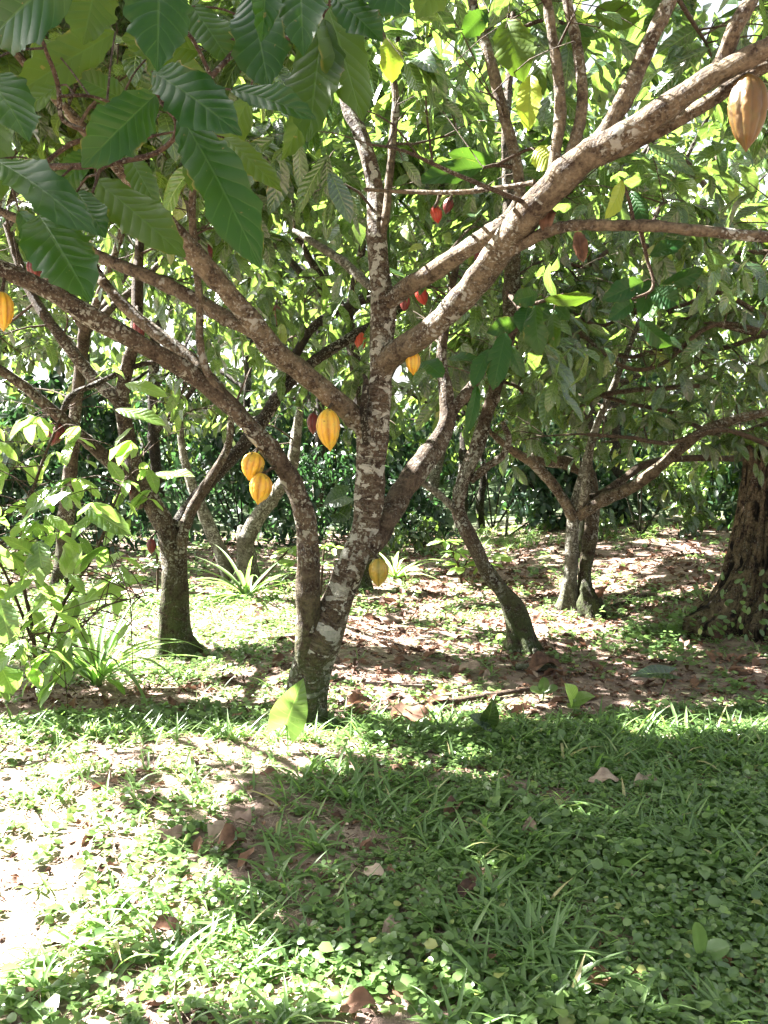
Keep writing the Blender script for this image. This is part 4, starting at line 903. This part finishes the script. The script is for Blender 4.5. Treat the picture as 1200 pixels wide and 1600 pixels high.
pods = [
 ('plump bright yellow pod hanging under the left limb of the front tree', 514, 672, 66, 35, 4.22, 'yellow', (520, 630, 4.34), .06),
 ('orange yellow pod, upper of the touching pair on the thinner front stem', 394, 729, 46, 34, 4.22, 'yellow', (408, 690, 4.28), -.25),
 ('orange yellow pod, lower of the touching pair on the thinner front stem', 406, 764, 50, 34, 4.16, 'yellow', (432, 728, 4.28), -.15),
 ('greenish yellow pod with dark furrows low on the main front stem', 591, 895, 46, 30, 4.36, 'green', (572, 855, 4.42), .0),
 ('orange pod hanging just below the start of the heavy right limb', 645, 567, 38, 22, 4.40, 'yellow', (642, 540, 4.36), .05),
 ('yellow orange pod cut by the left edge of the view', 4, 487, 60, 32, 3.80, 'yellow', (8, 425, 3.85), 0),
 ('large tan pod hanging from the thick limb at the top right', 1167, 177, 112, 54, 3.02, 'olive', (1178, 112, 3.08), .03),
 ('small orange red pod left of the upright front trunk', 563, 533, 32, 18, 6.55, 'coral', (566, 512, 6.6), .1),
 ('dark red pod alone among leaves above the left limb', 432, 492, 30, 16, 6.2, 'maroon', (434, 462, 6.3), 0),
 ('red pod between the two right limbs of the front tree', 659, 463, 30, 18, 5.2, 'red', (655, 440, 5.2), .35),
 ('dark red pod left of the red one between the right limbs', 633, 474, 26, 15, 5.3, 'maroon', (640, 450, 5.3), -.1),
 ('dull maroon pod tucked behind the lit part of the heavy limb', 749, 403, 28, 16, 4.4, 'maroon', (752, 380, 4.1), 0),
 ('crimson pod beneath the thin bright cross twig', 682, 335, 28, 17, 4.6, 'red', (688, 303, 3.85), .2),
 ('brownish red pod right beside the crimson one', 700, 322, 26, 15, 4.65, 'maroon', (705, 300, 3.82), -.3),
 ('tiny coral red pod between the leaning stem and the crooked tree', 736, 650, 20, 15, 5.2, 'coral', (728, 615, 5.05), 0),
 ('dark red pod half hidden behind the upper left limb', 322, 398, 34, 20, 4.5, 'maroon', (306, 370, 4.2), 0),
 ('dark red pod near the left edge beneath the big hanging leaf', 55, 421, 32, 24, 4.3, 'maroon', (62, 380, 4.5), 0),
 ('maroon pod slanting under the low left bough of the mossy tree', 86, 679, 38, 24, yk - .28, 'maroon', (98, 655, yk - .24), -.35),
 ('small orange pod above the thin front stem at the left', 283, 577, 16, 13, 4.4, 'coral', (288, 560, 4.35), 0),
 ('dark red pod low beside the mossy tree trunk', 236, 854, 26, 14, yk - .1, 'maroon', (250, 825, yk), 0),
 ('small dark red pod on the slanting bough of the mossy tree', 200, 762, 24, 12, yk - .12, 'maroon', (200, 740, yk - .06), .3),
 ('long dark maroon pod on the upper shoot of the mossy tree', 217, 515, 40, 18, yk - .1, 'maroon', (214, 480, yk), 0),
 ('dull brown pod in shadow just left of the bright yellow pod', 489, 662, 34, 18, 6.4, 'maroon', (492, 640, 6.5), 0),
 ('dull brown dried pod on the thick limb above the level branch', 852, 345, 38, 16, 3.75, 'maroon', (848, 318, 3.6), 0)]
for p in pods: pod(*p)
def hang(label, bx, by, tx, ty, w, Y, top):
    r = thing('dead_leaf', label, 'dead leaf', at(bx, by, Y)); mb = MB()
    big_leaf(mb, at(bx, by, Y), at(tx, ty, Y), w * Y / F, fold=1.2, droop=.6, rows=18, cols=9, wave=.5); tube(mb, [[*at(top[0], top[1], Y), .002], [*at(bx, by, Y), .002]], step=.03, seg=5)
    mb.obj('blade', M_DRY, r)
hang('curled brown dead leaf dangling under the level right branch', 902, 362, 912, 410, 12, 3.48, (900, 352))
hang('brown dead leaf caught behind the lit limb near the level branch', 858, 325, 850, 362, 14, 3.6, (856, 312))

# ------------------------------------------------------------------ ground cover
def scatter(n, x0, x1, y0, y1, dens):
    X = rng.uniform(x0, x1, n); Y = rng.uniform(y0, y1, n)
    k = rng.random(n) < dens(X, Y); X, Y = X[k], Y[k]
    return np.stack([X, Y, gz(X, Y)], -1)
def inview(P, m=60):
    px, py, z = proj(P); return (px > -m * 2) & (px < 1200 + m * 2) & (py < 1600 + m * 2.5)
def veg(X, Y):
    fg = 1 - sstep(4.05, 4.5, Y)
    n = vnoise(X * 1.6, Y * 1.6, 21) * .6 + vnoise(X * 5, Y * 5, 22) * .4
    mid = sstep(.46, .62, n) * (.75 - .22 * sstep(-.7, -.2, X) * (1 - sstep(1.7, 2.2, X)) * (1 - sstep(8.5, 9.5, Y)))
    leftg = (1 - sstep(-.9, -.4, X)) * sstep(5.0, 5.4, Y) * .9
    stumpg = sstep(1.4, 2.4, X) * (1 - sstep(6.6, 7.6, Y)) * .85 * sstep(.25, .6, n)
    bare = sstep(.26, .42, vnoise(X * 2.3, Y * 2.3, 31) * .55 + vnoise(X * 7, Y * 7, 33) * .45)
    right = sstep(-1.2, .6, X)
    right = np.maximum(right * (1 - .75 * sstep(3.5, 3.8, Y) * (1 - sstep(-.3, .4, X))), 0)
    f = fg * (.08 + .92 * right) * (.25 + .75 * bare)
    return np.clip(np.maximum(f, (1 - fg) * np.maximum(np.maximum(mid * .8, leftg), stumpg)), 0, 1) * (1 - .5 * sstep(8, 12, Y))
# small broad leaved weeds: short stalks with pairs of rounded leaves
WT = [leaf_template(5, 3, 'round', .15, .3), leaf_template(4, 3, 'round', .3, .5)]
mb = MB()
def weeds(P, size, hgt, npair):
    n = len(P); patch = .65 + .75 * vnoise(P[:, 0] * 2.2, P[:, 1] * 2.2, 61); size = size * patch; hgt = hgt * patch ** 1.5
    for k in range(npair):
        for s_ in (0, PI):
            az = rng.random(n) * .6 + k * 1.45 + s_ + _h(P[:, 0] * 91, P[:, 1] * 57, 3) * 6.28
            hh = hgt * (k + 1) / npair * rng.uniform(.6, 1.2, n)
            off = rng.normal(0, .010, (n, 2))
            B = P + np.stack([off[:, 0], off[:, 1], hh], -1)
            ax = np.stack([np.cos(az), np.sin(az), rng.uniform(-.1, .5, n)], -1)
            nr = np.array([0, 0, 1.0]) + rng.normal(0, .42, (n, 3))
            sz = size * rng.uniform(.6, 1.25, n) * (1 - .15 * k)
            place_leaves(mb, WT[k % 2], B, ax, nr, sz, sz * rng.uniform(.30, .46, n), np.clip(rng.normal(.45, .22, n), 0, 1))
P = scatter(22000, -2.8, 2.6, 1.9, 4.6, veg); P = P[inview(P)]; weeds(P, .032, .035, 3)
P = scatter(3600, -2.8, 2.6, 1.9, 5.0, lambda X, Y: veg(X, Y) * .6); P = P[inview(P)]; weeds(P, .042, .055, 2)
P = scatter(15000, -4.5, 4.5, 4.3, 8.2, veg); P = P[inview(P)]; weeds(P, .034, .03, 2)
P = scatter(9000, -6, 6.5, 7.5, 14.5, lambda X, Y: veg(X, Y) * .7); P = P[inview(P)]; weeds(P, .055, .05, 2)
P = scatter(2200, 1.7, 4.4, 4.9, 7.5, lambda X, Y: sstep(.35, .7, vnoise(X * 2.5, Y * 2.5, 71)) * sstep(1.7, 2.7, X)); P = P[inview(P)]; weeds(P, .055, .11, 3)
tag(mb.obj('weeds', M_WEED, origin=(0, 4, 0)), 'carpet of small round leaved green weeds over the grove floor', 'ground cover', kind='stuff')
# grass
BT = [leaf_template(7, 3, 'blade', .35, d) for d in (.5, 1.0, 1.6, 2.1)]
mb = MB()
def grass(P, per, L, hw):
    for k in range(per):
        n = len(P); az = rng.random(n) * 6.28
        B = P + np.stack([rng.normal(0, .012, n), rng.normal(0, .012, n), np.zeros(n)], -1)
        up_ = rng.uniform(.5, 1.9, n)
        ax = np.stack([np.cos(az), np.sin(az), up_], -1); nr = np.stack([-np.cos(az) * up_, -np.sin(az) * up_, np.ones(n)], -1)
        l_ = L * rng.uniform(.4, 1.25, n); t = k % len(BT)
        place_leaves(mb, BT[t], B, ax, nr, l_, hw * rng.uniform(.6, 1.3, n), np.clip(rng.normal(.5, .25, n), 0, 1))
clump = lambda X, Y: veg(X, Y) * sstep(.45, .62, vnoise(X * 3, Y * 3, 41))
P = scatter(5200, -2.8, 2.6, 1.9, 4.6, lambda X, Y: clump(X, Y) * .8 + .08); P = P[inview(P)]; grass(P, 5, .13, .0055)
P = scatter(3000, -2.8, 2.6, 1.9, 4.6, clump); P = P[inview(P)]; grass(P, 4, .20, .0085)
P = scatter(2400, -4.5, 4.5, 4.4, 9, lambda X, Y: .35 * veg(X, Y)); P = P[inview(P)]; grass(P, 5, .14, .004)
P = scatter(260, -2.6, .3, 3.95, 4.35, lambda X, Y: 0 * X + .7); P = P[inview(P)]; grass(P, 5, .17, .006)
P = scatter(700, -.5, 4, 11.5, 14, lambda X, Y: sstep(.4, .6, vnoise(X * 2, Y * 2, 51))); grass(P, 6, .26, .007)
tag(mb.obj('grass', M_GRASS, origin=(0, 4, 0)), 'thin bent grass growing among the weeds and bare patches', 'grass', kind='stuff')
# leaf litter
LT = [leaf_template(7, 5, 'cocoa', f, d, wave=w_, seed=i) for i, (f, d, w_) in enumerate([(.5, .7, .5), (.2, 1.2, .3), (.8, -.7, .4), (.3, .2, .6)])]
def litter(P, L, m_):
    n = len(P)
    for t in range(len(LT)):
        q = rng.integers(0, len(LT), n) == t; Q = P[q]; k = len(Q); az = rng.random(k) * 6.28
        ax = np.stack([np.cos(az), np.sin(az), rng.uniform(-.1, .25, k)], -1); nr = np.array([0, 0, 1.0]) + rng.normal(0, .35, (k, 3))
        l_ = L * rng.uniform(.5, 1.2, k); place_leaves(m_, LT[t], Q + [0, 0, .008], ax, nr, l_, l_ * .22, rng.random(k))
bare = lambda X, Y: 1 - .75 * veg(X, Y)
mb = MB(); P = scatter(9000, -5, 6, 4.4, 14, bare); litter(P, .10, mb); P = scatter(700, -4, 5, 4.5, 11, bare); litter(P, .16, mb); P = scatter(16000, -4, 5, 4.2, 10, bare); P = P[inview(P)]; litter(P, .05, mb)
P = scatter(2600, -2.8, 2.6, 1.9, 4.4, lambda X, Y: 0 * X + .9); P = P[inview(P)]; litter(P, .035, mb); P = scatter(500, -2.8, 2.6, 1.9, 4.4, lambda X, Y: .9 - .4 * veg(X, Y)); P = P[inview(P)]; litter(P, .08, mb)
tag(mb.obj('leaf_litter', M_DRY, origin=(0, 7, 0)), 'brown dead leaves scattered thick over the bare ground', 'leaf litter', kind='stuff')
mb = MB(); P = scatter(350, -5, 6, 4.3, 13, bare); litter(P, .12, mb); P = scatter(5500, -4, 5, 1.9, 10, lambda X, Y: bare(X, Y) * .8); P = P[inview(P)]; litter(P, .035, mb)
tag(mb.obj('pale_leaf_litter', M_DRYPALE, origin=(0, 7, 0)), 'bleached scraps of dead leaf mixed through the litter', 'leaf litter', kind='stuff')
# straw and twiglets, denser at left so the pale colour imitates sun glare
mb = MB(); P = scatter(38000, -3.5, 3.5, 1.9, 6.5, lambda X, Y: .9 - .55 * sstep(-.8, .4, X)); P = P[inview(P)]; n = len(P); az = rng.random(n) * 6.28
place_leaves(mb, leaf_template(3, 2, 'blade', 0, .3), P + [0, 0, .010], np.stack([np.cos(az), np.sin(az), rng.uniform(-.1, .3, n)], -1), np.array([0, 0, 1.0]) + rng.normal(0, .3, (n, 3)), rng.uniform(.03, .12, n), .0016, rng.random(n))
tag(mb.obj('straw', M_DRYPALE, origin=(0, 4, 0)), 'dry straw and twiglets lying between the weeds', 'straw', kind='stuff')

# large fallen leaves one can count
def fallen(label, px, py, w, ang, curl, m, hw=.30, lift=.01, grp='large fallen leaves', tiltz=.1):
    p = ground_at(px, py); L = w * p[1] / F; a = np.array([math.cos(ang), math.sin(ang), tiltz])
    r = thing('fallen_leaf', label, 'fallen leaf', p, grp); mb = MB()
    s_ = p - a * L * .5 + [0, 0, lift + .02]
    big_leaf(mb, s_, s_ + a * L, L * hw, rnd=rng.random(), nrm=np.array([rng.normal(0, .25), -.35, 1]), fold=curl, droop=rng.uniform(-.3, 1.3), wave=.45, serr=.2, quilt=.09, rows=24, cols=11)
    mb.obj('blade', m, r)
for a in [('pinkish tan curled leaf, left of the curled cluster in the foreground', 343, 1315, 48, 1.2, .9, M_DRYPALE, .42), ('orange brown cupped leaf, front of the curled cluster in the foreground', 362, 1330, 52, .5, .7, M_DRY, .42, .0),
          ('dull pink folded leaf, right of the curled cluster in the foreground', 378, 1305, 40, -.6, .8, M_DRYPALE, .4, .03), ('sunlit flat leaf left of the curled cluster, its brightness put into a pale colour', 265, 1322, 60, .2, .3, M_DRYPALE),  # the flat leaf's pale material stands in for sun on it
          ('dark brown rolled leaf lying in the sunny grass at lower left', 262, 1468, 54, -.3, 1.3, M_DRY), ('red brown scrap of leaf at the edge of the sunny strip', 420, 1219, 30, .1, .5, M_DRY),
          ('pale leaf standing half upright among grass at centre', 828, 1310, 42, 1.4, .6, M_DRYPALE, .3, .0, 'large fallen leaves', .9), ('brown folded leaf by the grass blades right of centre', 708, 1280, 44, .9, .8, M_DRY),
          ('tan leaf, left of the two lying flat in the right weeds', 943, 1230, 50, -.1, .3, M_DRYPALE), ('tan leaf, right of the two lying flat in the right weeds', 1008, 1232, 46, .4, .4, M_DRYPALE),
          ('brown curled leaf near the bottom right grass clump', 935, 1548, 55, .5, .8, M_DRY), ('tan upright leaf scrap near the lower right edge', 1130, 1505, 30, 1.5, .9, M_DRY, .3, 0, 'large fallen leaves', 1.2),
          ('reddish purple leaf scrap deep in the central weeds', 728, 1405, 48, 1.0, .5, M_DRY), ('dry brown leaf at the bottom edge left of centre', 560, 1590, 60, .3, .6, M_DRY),
          ('wide brown leaf in the weeds at lower centre', 610, 1465, 52, 1.1, .4, M_DRYPALE), ('pinkish brown leaf above the lower centre one', 585, 1378, 40, -.5, .5, M_DRYPALE),
          ('large ribbed brown leaf lying where the weeds meet the sunny soil', 640, 1133, 66, -.1, .5, M_DRY, .32), ('pale dead leaf on the shaded soil before the crooked tree', 735, 1053, 36, .1, .5, M_DRYPALE),
          ('red brown leaf on the sunny soil right of the front tree', 560, 1108, 46, .2, .7, M_DRY), ('orange brown leaf behind the foot of the front tree', 437, 1038, 24, .6, .5, M_DRY),
          ('brown leaf by the foot of the crooked tree', 850, 1050, 60, .3, .5, M_DRY), ('grey brown leaf leaning on the soil below the old stump', 1068, 1012, 30, 1.2, .4, M_DRYPALE)]:
    fallen(*a)

# sticks, clod
def stick(label, pts, m, name='stick'):
    P = []
    for px, py, r in pts: g = ground_at(px, py); P.append([g[0], g[1], g[2] + r * g[1] / F * .8 + .01, r * g[1] / F])
    mb = MB(); tube(mb, P, rough=.12); o = mb.obj(name, m); tag(o, label, 'stick')
stick('long reddish brown fallen stick on the sunny soil right of the front tree', [(500,1118,2),(600,1115,4),(700,1103,4.5),(790,1088,4),(850,1078,3)], M_RTWIG)
stick('short yellowish stick lying before the crooked tree', [(805,1048,5),(840,1050,6),(868,1048,4)], M_PALEBARK)
stick('dark broken stick beside the foot of the crooked tree', [(832,1020,6),(850,1035,5),(865,1042,2)], M_DKBARK)
stick('bare stick lying in the litter between the twin stemmed tree and the stump', [(960,950,3),(1010,935,4),(1060,940,3)], M_TWIG)
def rock(label, px, py, w, h):
    p = ground_at(px, py); s_ = p[1] / F; bm = MB(); n = 14
    th, ph = np.meshgrid(np.linspace(0, 2 * PI, 2 * n + 1), np.linspace(0, PI, n + 1))
    D = np.stack([np.sin(ph) * np.cos(th), np.sin(ph) * np.sin(th), np.cos(ph)], -1)
    k = 1 + .5 * (vnoise(D[..., 0] * 2.5 + px, D[..., 2] * 2.5 + D[..., 1] * 2, 3) - .5)
    V = p + D * k[..., None] * [w / 2 * s_, w / 2.5 * s_, h * s_]; i = np.arange(n)[:, None] * (2 * n + 1) + np.arange(2 * n)[None]
    bm.add(V.reshape(-1, 3), np.stack([i, i + 2 * n + 1, i + 2 * n + 2, i + 1], -1).reshape(-1, 4)); tag(bm.obj('stone', simple_mat('stone', (.08, .055, .04), (.25, .19, .14), 18, .9, 1.0), origin=tuple(p)), label, 'stone')
rock('flat brown stone on the floor behind the greenish pod', 603, 972, 46, 10); rock('low grey stone just beyond the flat brown one', 620, 948, 26, 8); rock('mossy lump of rock left of the old stump', 930, 885, 30, 8)

# ------------------------------------------------------------------ single ground plants
def heart_plant(label, leaves, base, m=M_LIGHT, cat='plant', name='broadleaf_plant'):
    b_ = ground_at(*base); r = thing(name, label, cat, b_)
    for bx, by, tx, ty, w, rn, nr, wp in leaves:
        Y = b_[1]; bp = at(bx, by, Y); mb = MB()
        big_leaf(mb, bp, at(tx, ty, Y - .03), w * Y / F, rnd=rn, nrm=np.array(nr, float), wprof=wp, fold=.25, droop=.35, serr=0.0, wave=.06, quilt=.03, rows=22, cols=11); mb.obj('leaf', m, r)
        m2 = MB(); tube(m2, [[*b_, .004], [*((b_ + bp) / 2 + [.004, 0, .01]), .0035], [*bp, .003]], step=.02, seg=6); m2.obj('stalk', M_GRASS, r)
heart_plant('arrow shaped leaf on one stalk, half in sun, before the front tree foot', [(446,1132,474,1060,30,.05,(.15,-1.0,.45),'heart')], (450, 1172))
heart_plant('single broad heart shaped leaf held flat in shade at mid right', [(1045,1052,985,1056,15,.2,(0,-.7,1),'heart')], (1030, 1088), M_LEAF)
heart_plant('small plant with two rounded blue green leaves right of centre', [(762,1130,770,1092,16,.1,(.2,-1,.4),'heart'),(765,1132,732,1118,14,.1,(-.2,-.8,.8),'heart')], (764, 1150), M_LEAF)
heart_plant('sunlit pale plant with three broad leaves behind the two leaved one', [(895,1092,882,1068,17,.9,(0,-.6,.8),'heart'),(900,1095,930,1088,15,.8,(.1,-.6,1),'heart'),(895,1098,905,1108,14,.8,(.1,-.8,.6),'heart')], (896, 1118))
heart_plant('small three leaved plant left of the sunlit pale one', [(848,1080,850,1058,9,.2,(0,-1,.5),'round'),(850,1082,872,1075,9,.2,(0,-.6,1),'round'),(848,1082,828,1078,9,.2,(0,-.6,1),'round')], (848, 1095), M_WEED)
heart_plant('bright little seedling at the foot of the crooked tree', [(780,998,778,990,7,.9,(0,-1,.5),'round'),(782,1000,792,996,6,.8,(0,-.6,1),'round')], (781, 1010), M_LIGHT)
heart_plant('rounded leaf seedling in the lower right corner area', [(1095,1490,1086,1440,13,.5,(0,-1,.6),'round'),(1098,1492,1140,1478,16,.5,(.1,-.7,1),'round'),(1092,1490,1070,1500,12,.4,(0,-.7,1),'round')], (1095, 1505), M_WEED)
heart_plant('large leaved dark green seedling in shade behind the front stems', [(540,775,505,790,20,.4,(0,-.9,.7),'heart'),(530,800,545,812,22,.2,(0,-.9,.7),'heart')], (530, 855), M_LEAF)

def strap(label, px, py, n, Lpx, w, m, cat='plant', spread=1.0, updir=1.4, group=None, name='strap_leaf_plant', rn=(.3, .9)):
    b_ = ground_at(px, py); r = thing(name, label, cat, b_, group); L = Lpx * b_[1] / F; hw = w * b_[1] / F
    mb = MB()
    for k in range(n):
        az = k * 2.4 + rng.normal(0, .2); u_ = updir * rng.uniform(.4, 1.5)
        ax = np.array([math.cos(az) * spread, math.sin(az) * spread * .7, u_]); nr = np.array([-math.cos(az) * u_, -math.sin(az) * u_, spread])
        tp = leaf_template(16, 3, 'blade', .5, rng.uniform(.5, 2.0))
        place_leaves(mb, tp, [b_ + rng.normal(0, .012, 3) * [1, 1, 0]], [ax], [nr], L * rng.uniform(.55, 1.1), hw, rng.uniform(*rn))
    mb.obj('leaves', m, r)
strap('tall strap leaved plant rising beside the pale young cocoa at left', 150, 1072, 34, 260, 5, M_GRASS, updir=1.9, rn=(.2, .9))
strap('arching strap leaved plant behind the mossy tree at left', 385, 935, 26, 150, 3.2, M_GRASS, updir=.9)
strap('pale striped strap leaved plant behind the right leaning stem', 618, 905, 26, 95, 3.0, M_STRIPE, updir=1.0, rn=(.3, 1))
strap('small strap leaved plant at the base of the twin stemmed tree', 858, 970, 10, 26, 2, M_GRASS, updir=1.0)
for lb, px, py, n, L in [('sunlit grass clump at the bottom edge left of centre', 450, 1612, 22, 120), ('sunlit grass clump at the bottom edge near the middle', 705, 1625, 20, 110), ('broad bladed pale grass clump at the bottom right', 1000, 1600, 24, 120),
                         ('arching grass clump at the bottom right corner', 1130, 1600, 16, 110), ('tall thin grass clump at the sunny lip before the front tree', 345, 1150, 18, 70), ('grass clump spreading in the shade at lower centre', 905, 1500, 18, 95),
                         ('grass clump in the shade right of the curled leaves', 495, 1330, 18, 80), ('grass clump in the middle of the shaded weeds', 770, 1400, 18, 85), ('grass clump in the sun at the lower left edge', 75, 1560, 16, 90)]:
    strap(lb, px, py, n, L, 4.2 if py > 1300 else 3, M_GRASS, 'grass clump', updir=1.3, group='grass clumps in the foreground', name='grass_clump', rn=(.3, .95))
def sapling(label, base, stems, cl, m, nl=9, Lp=34, group=None):
    b_ = ground_at(*base); r = thing('sapling', label, 'sapling', b_, group); Y = b_[1]
    for s in stems: m1 = MB(); tube(m1, pixpath([(a, c, q, Y) for a, c, q in s]), rough=.04); m1.obj('stem', M_RTWIG, r)
    mb = MB()
    for px, py in cl:
        c = at(px, py, Y)
        for k in range(nl):
            az = k * 2.4 + rng.random(); ax = np.array([math.cos(az), math.sin(az), -.5 + .7 * rng.random()]); L = Lp * Y / F * rng.uniform(.7, 1.2)
            big_leaf(mb, c + ax * .02, c + ax * L, L * .2, rnd=rng.random(), nrm=np.array([0, 0, 1]) + rng.normal(0, .35, 3), rows=9, cols=5, serr=0)
    mb.obj('leaves', m, r)
sapling('sapling with sunlit pale leaves just left of the crooked tree', (722, 915), [[(722,915,2),(715,880,2),(700,850,1.5),(690,838,1)], [(720,900,1.5),(735,870,1.3),(765,855,1)]], [(695,845), (715,862), (722,885), (770,868), (755,880)], M_LIGHT)
sapling('thin sapling with bright leaf tufts seen between the two front stems', (500, 935), [[(500,935,2),(503,900,2),(505,870,1.6),(508,845,1.2)]], [(505,850), (520,855), (500,880)], M_LIGHT, 6, 22)
sapling('bent green sapling with a white lit tuft left of the front stem', (392, 925), [[(392,925,2),(410,905,2),(432,880,1.8),(450,860,1.4)]], [(452,858), (462,878)], M_LIGHT, 8, 26)
sapling('small shaded seedling with drooping leaves behind the mossy trunk', (246, 925), [[(246,925,2),(246,880,1.8),(243,850,1.4)]], [(240,855), (246,880)], M_LEAF, 8, 28)

# creeper on the old stump
mb = MB(); n = 260
th = rng.uniform(PI * .95, PI * 2.05, n); z = rng.random(n) ** 1.8 * .42; R_ = .50 + .22 * np.exp(-z * 4) + rng.uniform(-.02, .12, n)
P = np.stack([SB[0] + R_ * np.cos(th), SB[1] + R_ * np.sin(th), SB[2] + z], -1); out = np.stack([np.cos(th), np.sin(th), .3 + 0 * th], -1)
ax = rng.normal(0, 1, (n, 3)); ax[:, 2] -= .5
place_leaves(mb, TPL[0], P, ax, out + rng.normal(0, .4, (n, 3)), .06, .017, np.clip(rng.normal(.35, .2, n), 0, 1))
tag(mb.obj('creeper', M_WEED, origin=tuple(SB)), 'green creeper leaves climbing the foot of the old stump', 'creeper')

# ------------------------------------------------------------------ light, sky, camera
w = bpy.data.worlds.new('World'); sc.world = w; w.use_nodes = True; nt = w.node_tree; nt.nodes.clear()
sky = nt.nodes.new('ShaderNodeTexSky'); sky.sky_type = 'NISHITA'; sky.sun_disc = False
el = math.asin(SUN[2]); az = math.atan2(SUN[0], SUN[1]); sky.sun_elevation = el; sky.sun_rotation = az
sky.air_density = 1.0; sky.dust_density = 3.0; sky.ozone_density = .6
bg = nt.nodes.new('ShaderNodeBackground'); bg.inputs[1].default_value = .05; wo = nt.nodes.new('ShaderNodeOutputWorld')
hs = nt.nodes.new('ShaderNodeHueSaturation'); hs.inputs['Saturation'].default_value = .35; hs.inputs['Value'].default_value = .56; nt.links.new(sky.outputs[0], hs.inputs['Color']); nt.links.new(hs.outputs[0], bg.inputs[0]); nt.links.new(bg.outputs[0], wo.inputs[0])
sl = bpy.data.lights.new('sun', 'SUN'); sl.energy = 5.0; sl.angle = math.radians(.5); sl.color = (1, .965, .92)
so = bpy.data.objects.new('sun', sl); COL.objects.link(so); so.rotation_euler = Vector(tuple(-SUN)).to_track_quat('-Z', 'Y').to_euler(); so.location = (-6, 3, 9)
cam = bpy.data.cameras.new('camera'); co = bpy.data.objects.new('camera', cam); COL.objects.link(co)
co.location = tuple(CAMP); co.rotation_euler = (PI / 2 - PITCH, 0, 0)
cam.sensor_fit = 'VERTICAL'; cam.sensor_height = 24; cam.lens = 24 * F / 1600; cam.clip_start = .05; cam.clip_end = 1000
sc.camera = co
sc.view_settings.view_transform = 'Standard'; sc.view_settings.look = 'None'; sc.view_settings.exposure = 0; sc.view_settings.gamma = 1
cy = sc.cycles; cy.use_denoising = True; cy.max_bounces = 5; cy.diffuse_bounces = 3; cy.glossy_bounces = 2; cy.transmission_bounces = 4; cy.film_exposure = 17; cy.adaptive_threshold = .03
cy.sample_clamp_indirect = 6
